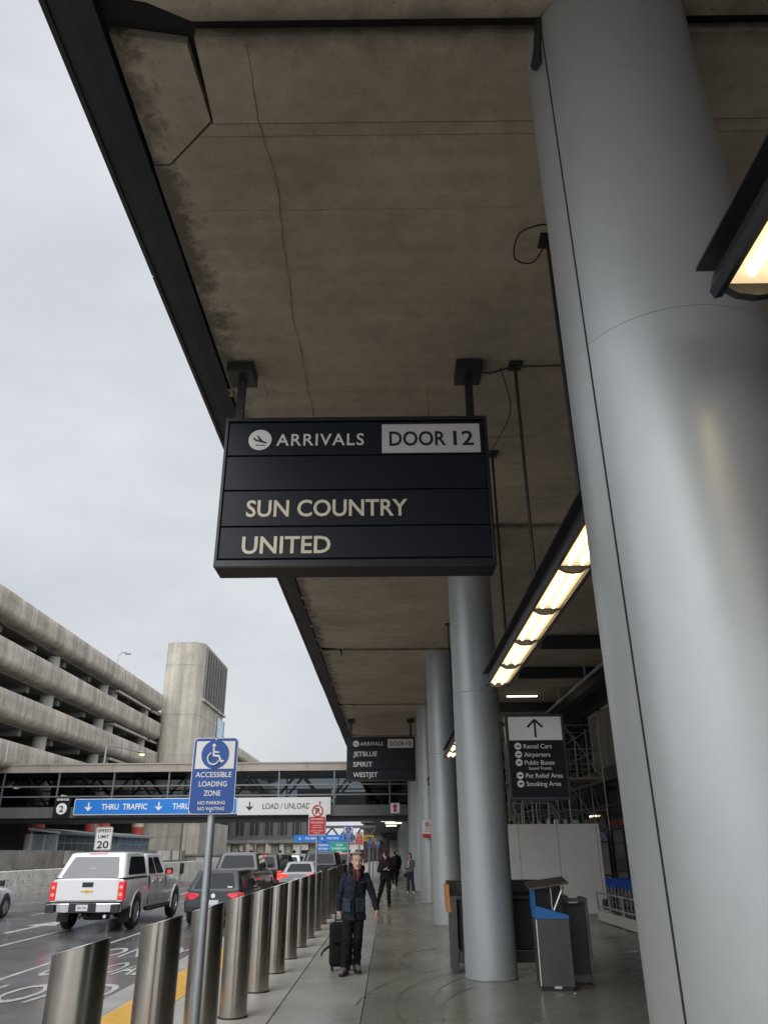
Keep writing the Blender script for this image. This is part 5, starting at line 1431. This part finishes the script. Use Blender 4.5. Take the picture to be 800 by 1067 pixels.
# the man walking towards the camera with a suitcase
def man_extras(t, J, HM):
    nk, ch, pv = Vector(J['neck']), Vector(J['chest']), Vector(J['pelvis'])
    bm = nb(); n = 20
    for a0, a1 in ((R(-62), R(242)),):
        rg = []
        for k in range(n + 1):
            a = a0 + (a1 - a0) * k / n; dx, dy = math.cos(a), math.sin(a)
            dz = -.05 if dy < -.5 else 0
            rg.append([nk + Vector((dx * (.088 + o), dy * (.085 + o) + .015, z + (dz if z < .05 else dz * .7))) for o, z in ((0, -.03), (.035, -.02), (.05, .045), (.03, .085), (.005, .06))])
        loft(bm, rg)
    obj('collar', bm, 'jacket_black', t, smooth=True)
    bm = nb(); tube(bm, [nk + Vector((.055, -.085, .03)), nk + Vector((.04, -.125, -.06)), nk + Vector((.02, -.15, -.16))], [.022, .03, .012], 8); tube(bm, [nk + Vector((-.055, -.085, .03)), nk + Vector((-.035, -.125, -.06)), nk + Vector((-.012, -.15, -.15))], [.022, .03, .012], 8)
    obj('scarf', bm, 'scarf_red', t, smooth=True)
    bm = nb(); loft(bm, [[nk + Vector(p) for p in ((-.04, -.095, .02), (.04, -.095, .02), (.02, -.148, -.14), (-.02, -.148, -.14))], [nk + Vector(p) for p in ((-.04, -.06, .02), (.04, -.06, .02), (.02, -.11, -.14), (-.02, -.11, -.14))]]); obj('shirt', bm, 'shirt_grey', t)
    bm = nb(); tube(bm, [ch + Vector((.005, -.15, .09)), ch + Vector((.0, -.158, -.05)), pv + Vector((.0, -.163, .1)), (pv.x + .01, pv.y - .16, .80)], [.016, .014, .014, .03], 6); obj('zip', bm, 'suitcase_black', t)
    for s in (-1, 1):
        bm = nb(); c = pv + Vector((s * .105, -.142, .02)); M4 = Matrix.Translation(c) @ Matrix.Rotation(s * R(24), 4, 'Z')
        for q in ([(-.07, -.02, -.09), (.07, .012, .075)], [(-.075, -.03, .06), (.075, .005, .1)]):
            tmp = nb(); (x0, y0, z0), (x1, y1, z1) = q; box(tmp, x0, x1, y0, y1, z0, z1)
            for v in tmp.verts: v.co = M4 @ v.co
            mm_ = bpy.data.meshes.new('t'); tmp.to_mesh(mm_); tmp.free(); bm.from_mesh(mm_); bpy.data.meshes.remove(mm_)
        obj('pocket', bm, 'parka_pocket', t, bevel=.008)
        bm = nb(); c = ch + Vector((s * .1, -.128, .02)); box(bm, c.x - .05, c.x + .05, c.y - .012, c.y + .01, c.z, c.z + .018); obj('chest_pocket', bm, 'parka_pocket', t)
J = dict(head=(.035, -.07, 1.628), neck=(.03, -.01, 1.475), chest=(.01, .0, 1.28), pelvis=(-.02, .01, .95), yaw=R(8), nod=R(4),
         hipR=(-.1, .01, .9), kneeR=(-.12, -.1, .5), ankR=(-.15, -.1, .1), toeR=(-.3, -1), hipL=(.07, .01, .9), kneeL=(.05, -.02, .49), ankL=(.035, .16, .115), toeL=(.2, -1),
         shR=(-.155, .015, 1.39), elR=(-.245, .09, 1.13), wrR=(-.26, .14, .9), handR=((0, .1, -1), (1, 0, 0), (0, -1, 0), .95), shL=(.185, .01, 1.39), elL=(.29, .045, 1.13), wrL=(.36, -.02, .9), handL=((.05, -.1, -1), (-1, .2, 0), (0, -1, .1), .45), hem=.76, bulk=.95)
person('person', 'grey haired man in a dark parka walking with a black suitcase', -.585, 13.95, R(2), J, dict(jacket='parka_navy', trousers='trouser_char', shoe='shoe_grey'), H=1.77, vox=.006, hair='grey', extras=man_extras)
# his suitcase
t = thing('suitcase', 'black upright wheeled suitcase pulled by the man in the parka', 'suitcase', (-.83, 14.38, 0), R(8))
obj('shell', bx(-.19, .19, -.12, .14, .06, .70), 'suitcase_black', t, bevel=.045)
obj('front_pocket', box(bx(-.16, .16, -.15, -.1, .1, .36), -.16, .16, -.15, -.1, .4, .64), 'suitcase_black', t, bevel=.02)
bm = nb(); tube(bm, [(-.09, .11, .69), (-.09, .08, .86), (-.07, .08, .875), (.07, .08, .875), (.09, .08, .86), (.09, .11, .69)], .011, 8); obj('handle', bm, 'strap_black', t)
obj('top_grip', tube(nb(), [(-.1, -.02, .7), (-.08, -.02, .735), (.08, -.02, .735), (.1, -.02, .7)], .014, 8), 'strap_black', t)
bm = nb()
for xx in (-.14, .14):
    for yy in (-.09, .11): tube(bm, [(xx - .015, yy, .03), (xx + .015, yy, .03)], .03, 12)
obj('wheel', bm, 'rubber', t)
bm = nb(); loft(bm, [[(-.19, -.06, .34), (-.19, -.0, .34), (-.19, .0, .38), (-.19, -.06, .38)], [(-.29, -.08, .27), (-.29, -.04, .27), (-.29, -.04, .315), (-.29, -.08, .315)], [(-.33, -.08, .2), (-.33, -.04, .2), (-.34, -.04, .25), (-.34, -.08, .25)]]); obj('strap', bm, 'strap_black', t)

# man looking at his phone
def backpack(y0, side=0):
    def f(t, J, HM):
        ch = Vector(J['chest'])
        tb = nb(); stack(tb, [(ch.x + side, ch.y + y0, ch.z - .26, .12, .07), (ch.x + side, ch.y + y0 + .01, ch.z - .22, .155, .1), (ch.x + side, ch.y + y0 + .01, ch.z + .05, .15, .1), (ch.x + side, ch.y + y0 - .01, ch.z + .19, .1, .06)])
        obj('backpack', fuse(tb, .014, 2), 'suitcase_black', t, smooth=True)
        bm = nb()
        for s in (-1, 1): tube(bm, [(ch.x + s * .1, ch.y + .1, ch.z + .17), (ch.x + s * .12, ch.y + .0, ch.z + .19), (ch.x + s * .115, ch.y - .135, ch.z + .1), (ch.x + s * .13, ch.y - .14, ch.z - .06)], .018, 6)
        obj('backpack_strap', bm, 'strap_black', t)
    return f
def phone_man(t, J, HM):
    backpack(.2)(t, J, HM)
J2 = dict(head=(.0, -.08, 1.62), neck=(0, 0, 1.475), chest=(0, 0, 1.28), pelvis=(0, .02, .95), yaw=R(10), nod=R(24),
          hipR=(-.09, .02, .9), kneeR=(-.2, .06, .49), ankR=(-.32, .28, .13), toeR=(-.1, -1), hipL=(.09, .02, .9), kneeL=(.1, -.1, .49), ankL=(.11, -.1, .1), toeL=(.1, -1),
          shR=(-.17, .01, 1.39), elR=(-.25, -.02, 1.13), wrR=(-.06, -.24, 1.16), handR=((1, -.2, .1), (.1, .2, 1), (0, -1, .2), .6), shL=(.17, .01, 1.39), elL=(.25, -.02, 1.13), wrL=(.16, -.25, 1.14), handL=((-1, -.2, .1), (.1, .2, 1), (0, -1, .2), .6), hem=.84, bulk=1.06)
person('person', 'man in black jacket and cap looking down at his phone', -.14, 29.7, R(-6), J2, dict(jacket='jacket_black', trousers='trouser_char', shoe='shoe_black'), H=1.78, vox=.01, hair='cap', extras=phone_man)
t = thing('phone', 'phone held by the man in the black jacket and cap', 'phone', (-.1, 29.38, 1.19), R(-6)); t.rotation_euler = (R(-35), 0, R(-6))
obj('case', bx(-.038, .038, -.005, .005, 0, .15), 'suitcase_black', t, bevel=.004); obj('screen', bx(-.034, .034, .0052, .006, .006, .144), 'glass_dark', t)
J3 = dict(head=(.0, -.03, 1.63), neck=(0, 0, 1.475), chest=(0, 0, 1.28), pelvis=(0, .02, .95),
          hipR=(-.09, .02, .9), kneeR=(-.1, -.12, .5), ankR=(-.1, -.12, .1), toeR=(-.1, -1), hipL=(.09, .02, .9), kneeL=(.1, .1, .5), ankL=(.1, .34, .17), toeL=(.1, -1),
          shR=(-.17, .01, 1.39), elR=(-.27, .05, 1.13), wrR=(-.27, -.06, .92), handR=((0, -.2, -1), (1, 0, 0), (0, -1, 0), .5), shL=(.17, .01, 1.39), elL=(.27, .05, 1.13), wrL=(.3, .1, .9), handL=((0, -.1, -1), (-1, 0, 0), (0, -1, 0), .5), hem=.82, bulk=1.04, flare=.056)
person('person', 'person seen from behind in black with a backpack and pale shoes', .25, 43.3, R(186), J3, dict(jacket='jacket_black', trousers='trouser_char', shoe='shoe_cream', sole='shoe_white'), H=1.78, vox=.012, hair='short', extras=backpack(.2))
def woman_extras(t, J, HM):
    nk, ch = Vector(J['neck']), Vector(J['chest'])
    obj('white_top', loft(nb(), [[ch + Vector(p) for p in ((-.075, -.15, .16), (-.02, -.17, .16), (-.03, -.175, -.16), (-.09, -.165, -.16))], [ch + Vector(p) for p in ((-.075, -.1, .16), (-.02, -.1, .16), (-.03, -.1, -.16), (-.09, -.1, -.16))]]), 'top_white', t)
    bm = nb(); ball(bm, (-.2, .0, .78), .11, .07, .09); obj('handbag', bm, 'suitcase_black', t, smooth=True)
    tube_ = tube(nb(), [(-.2, .0, .86), (-.22, .02, 1.1), (-.13, .02, 1.42)], .01, 6); obj('bag_strap', tube_, 'strap_black', t)
J4 = dict(head=(.0, -.04, 1.625), neck=(0, 0, 1.475), chest=(0, 0, 1.27), pelvis=(0, .02, .95), yaw=R(-20), nod=R(8),
          hipR=(-.08, .02, .9), kneeR=(-.09, -.02, .49), ankR=(-.1, -.02, .1), toeR=(-.1, -1), hipL=(.08, .02, .9), kneeL=(.11, .0, .49), ankL=(.15, .02, .1), toeL=(.15, -1),
          shR=(-.155, .01, 1.38), elR=(-.22, .0, 1.13), wrR=(-.14, -.18, 1.12), handR=((1, -.2, .1), (0, .3, 1), (0, -1, .2), .5), shL=(.17, .01, 1.39), elL=(.2, -.12, 1.18), wrL=(.06, -.2, 1.42), handL=((-.3, .2, 1), (-.6, .6, 0), (-.6, -.6, 0), .7), hem=.95, bulk=.95, flare=.085)
person('person', 'woman in grey cardigan and dark flared jeans standing beside the columns', .93, 38.5, R(-4), J4, dict(jacket='cardigan_grey', trousers='jeans_indigo', shoe='shoe_white', sole='shoe_white'), H=1.68, vox=.01, hair='long', extras=woman_extras)
for i, (x, y, rz, lab) in enumerate(((-.25, 56, 180, 'tiny far person in dark clothes between the phone man and the backpack wearer'), (.55, 62, 0, 'tiny far person in dark clothes at the end of the walkway'))):
    person('person', lab, x, y, R(rz), J3, dict(jacket=['parka_navy', 'jacket_black'][i], trousers='trouser_char', shoe='shoe_black'), H=1.75, vox=.016)

# ------------------------------------------------------------------ world, sun, view
w = bpy.data.worlds.new('World'); sc.world = w; w.use_nodes = True
nt = w.node_tree; N, L = nt.nodes, nt.links
bg = N['Background']; bg.inputs['Strength'].default_value = .1
SUN_EL, SUN_AZ = R(45), R(192)      # azimuth clockwise from +Y: behind the camera, on the terminal side
sky = N.new('ShaderNodeTexSky'); sky.sky_type = 'NISHITA'; sky.sun_disc = False; sky.sun_elevation = SUN_EL; sky.sun_rotation = SUN_AZ
sky.air_density = 1.5; sky.dust_density = 5
tc = N.new('ShaderNodeTexCoord'); sp_ = N.new('ShaderNodeSeparateXYZ'); L.new(tc.outputs['Generated'], sp_.inputs[0])
def mr(src, a, b, c, d):
    m = N.new('ShaderNodeMapRange'); m.inputs[1].default_value = a; m.inputs[2].default_value = b; m.inputs[3].default_value = c; m.inputs[4].default_value = d; L.new(src, m.inputs[0]); return m.outputs[0]
mp = N.new('ShaderNodeMapping'); mp.inputs['Scale'].default_value = (1.6, 1.6, 3.4); L.new(tc.outputs['Generated'], mp.inputs[0])
nz = N.new('ShaderNodeTexNoise'); nz.inputs['Scale'].default_value = 1.6; nz.inputs['Detail'].default_value = 5; nz.inputs['Roughness'].default_value = .55; L.new(mp.outputs[0], nz.inputs['Vector'])
cm = N.new('ShaderNodeMix'); cm.data_type = 'RGBA'; L.new(mr(nz.outputs['Fac'], .35, .68, 0, 1), cm.inputs[0])
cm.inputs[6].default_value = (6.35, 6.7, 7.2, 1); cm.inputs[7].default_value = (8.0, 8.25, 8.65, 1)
zen = mr(sp_.outputs['Z'], .84, 1.0, 1.0, 2.6)          # overcast sky, out-of-view boost added overhead and behind the camera to light the walkway
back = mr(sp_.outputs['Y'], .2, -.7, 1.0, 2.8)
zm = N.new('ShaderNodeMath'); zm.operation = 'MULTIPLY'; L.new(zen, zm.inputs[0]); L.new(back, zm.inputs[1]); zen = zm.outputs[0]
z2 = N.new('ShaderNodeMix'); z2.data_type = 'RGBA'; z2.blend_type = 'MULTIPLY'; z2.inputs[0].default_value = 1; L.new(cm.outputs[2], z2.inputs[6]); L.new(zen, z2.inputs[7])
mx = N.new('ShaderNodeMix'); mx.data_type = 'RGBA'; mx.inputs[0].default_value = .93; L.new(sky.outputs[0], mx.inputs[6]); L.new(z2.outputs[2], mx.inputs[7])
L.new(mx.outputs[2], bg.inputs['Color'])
sl = bpy.data.lights.new('sun', 'SUN'); sl.energy = 1.4; sl.angle = R(60); sl.color = (1, .97, .93)
so = bpy.data.objects.new('sun', sl); C.objects.link(so)
sd = Vector((math.sin(SUN_AZ) * math.cos(SUN_EL), math.cos(SUN_AZ) * math.cos(SUN_EL), math.sin(SUN_EL)))
so.rotation_euler = (-sd).to_track_quat('-Z', 'Y').to_euler(); so.location = (20, -30, 40)
vs = sc.view_settings; vs.view_transform = 'Standard'; vs.look = 'None'; vs.exposure = 0; vs.gamma = 1; vs.use_curve_mapping = False
sc.render.engine = 'CYCLES'; sc.cycles.use_denoising = True; sc.cycles.max_bounces = 8; sc.cycles.diffuse_bounces = 5; sc.cycles.transparent_max_bounces = 16
sc.cycles.sample_clamp_indirect = 8
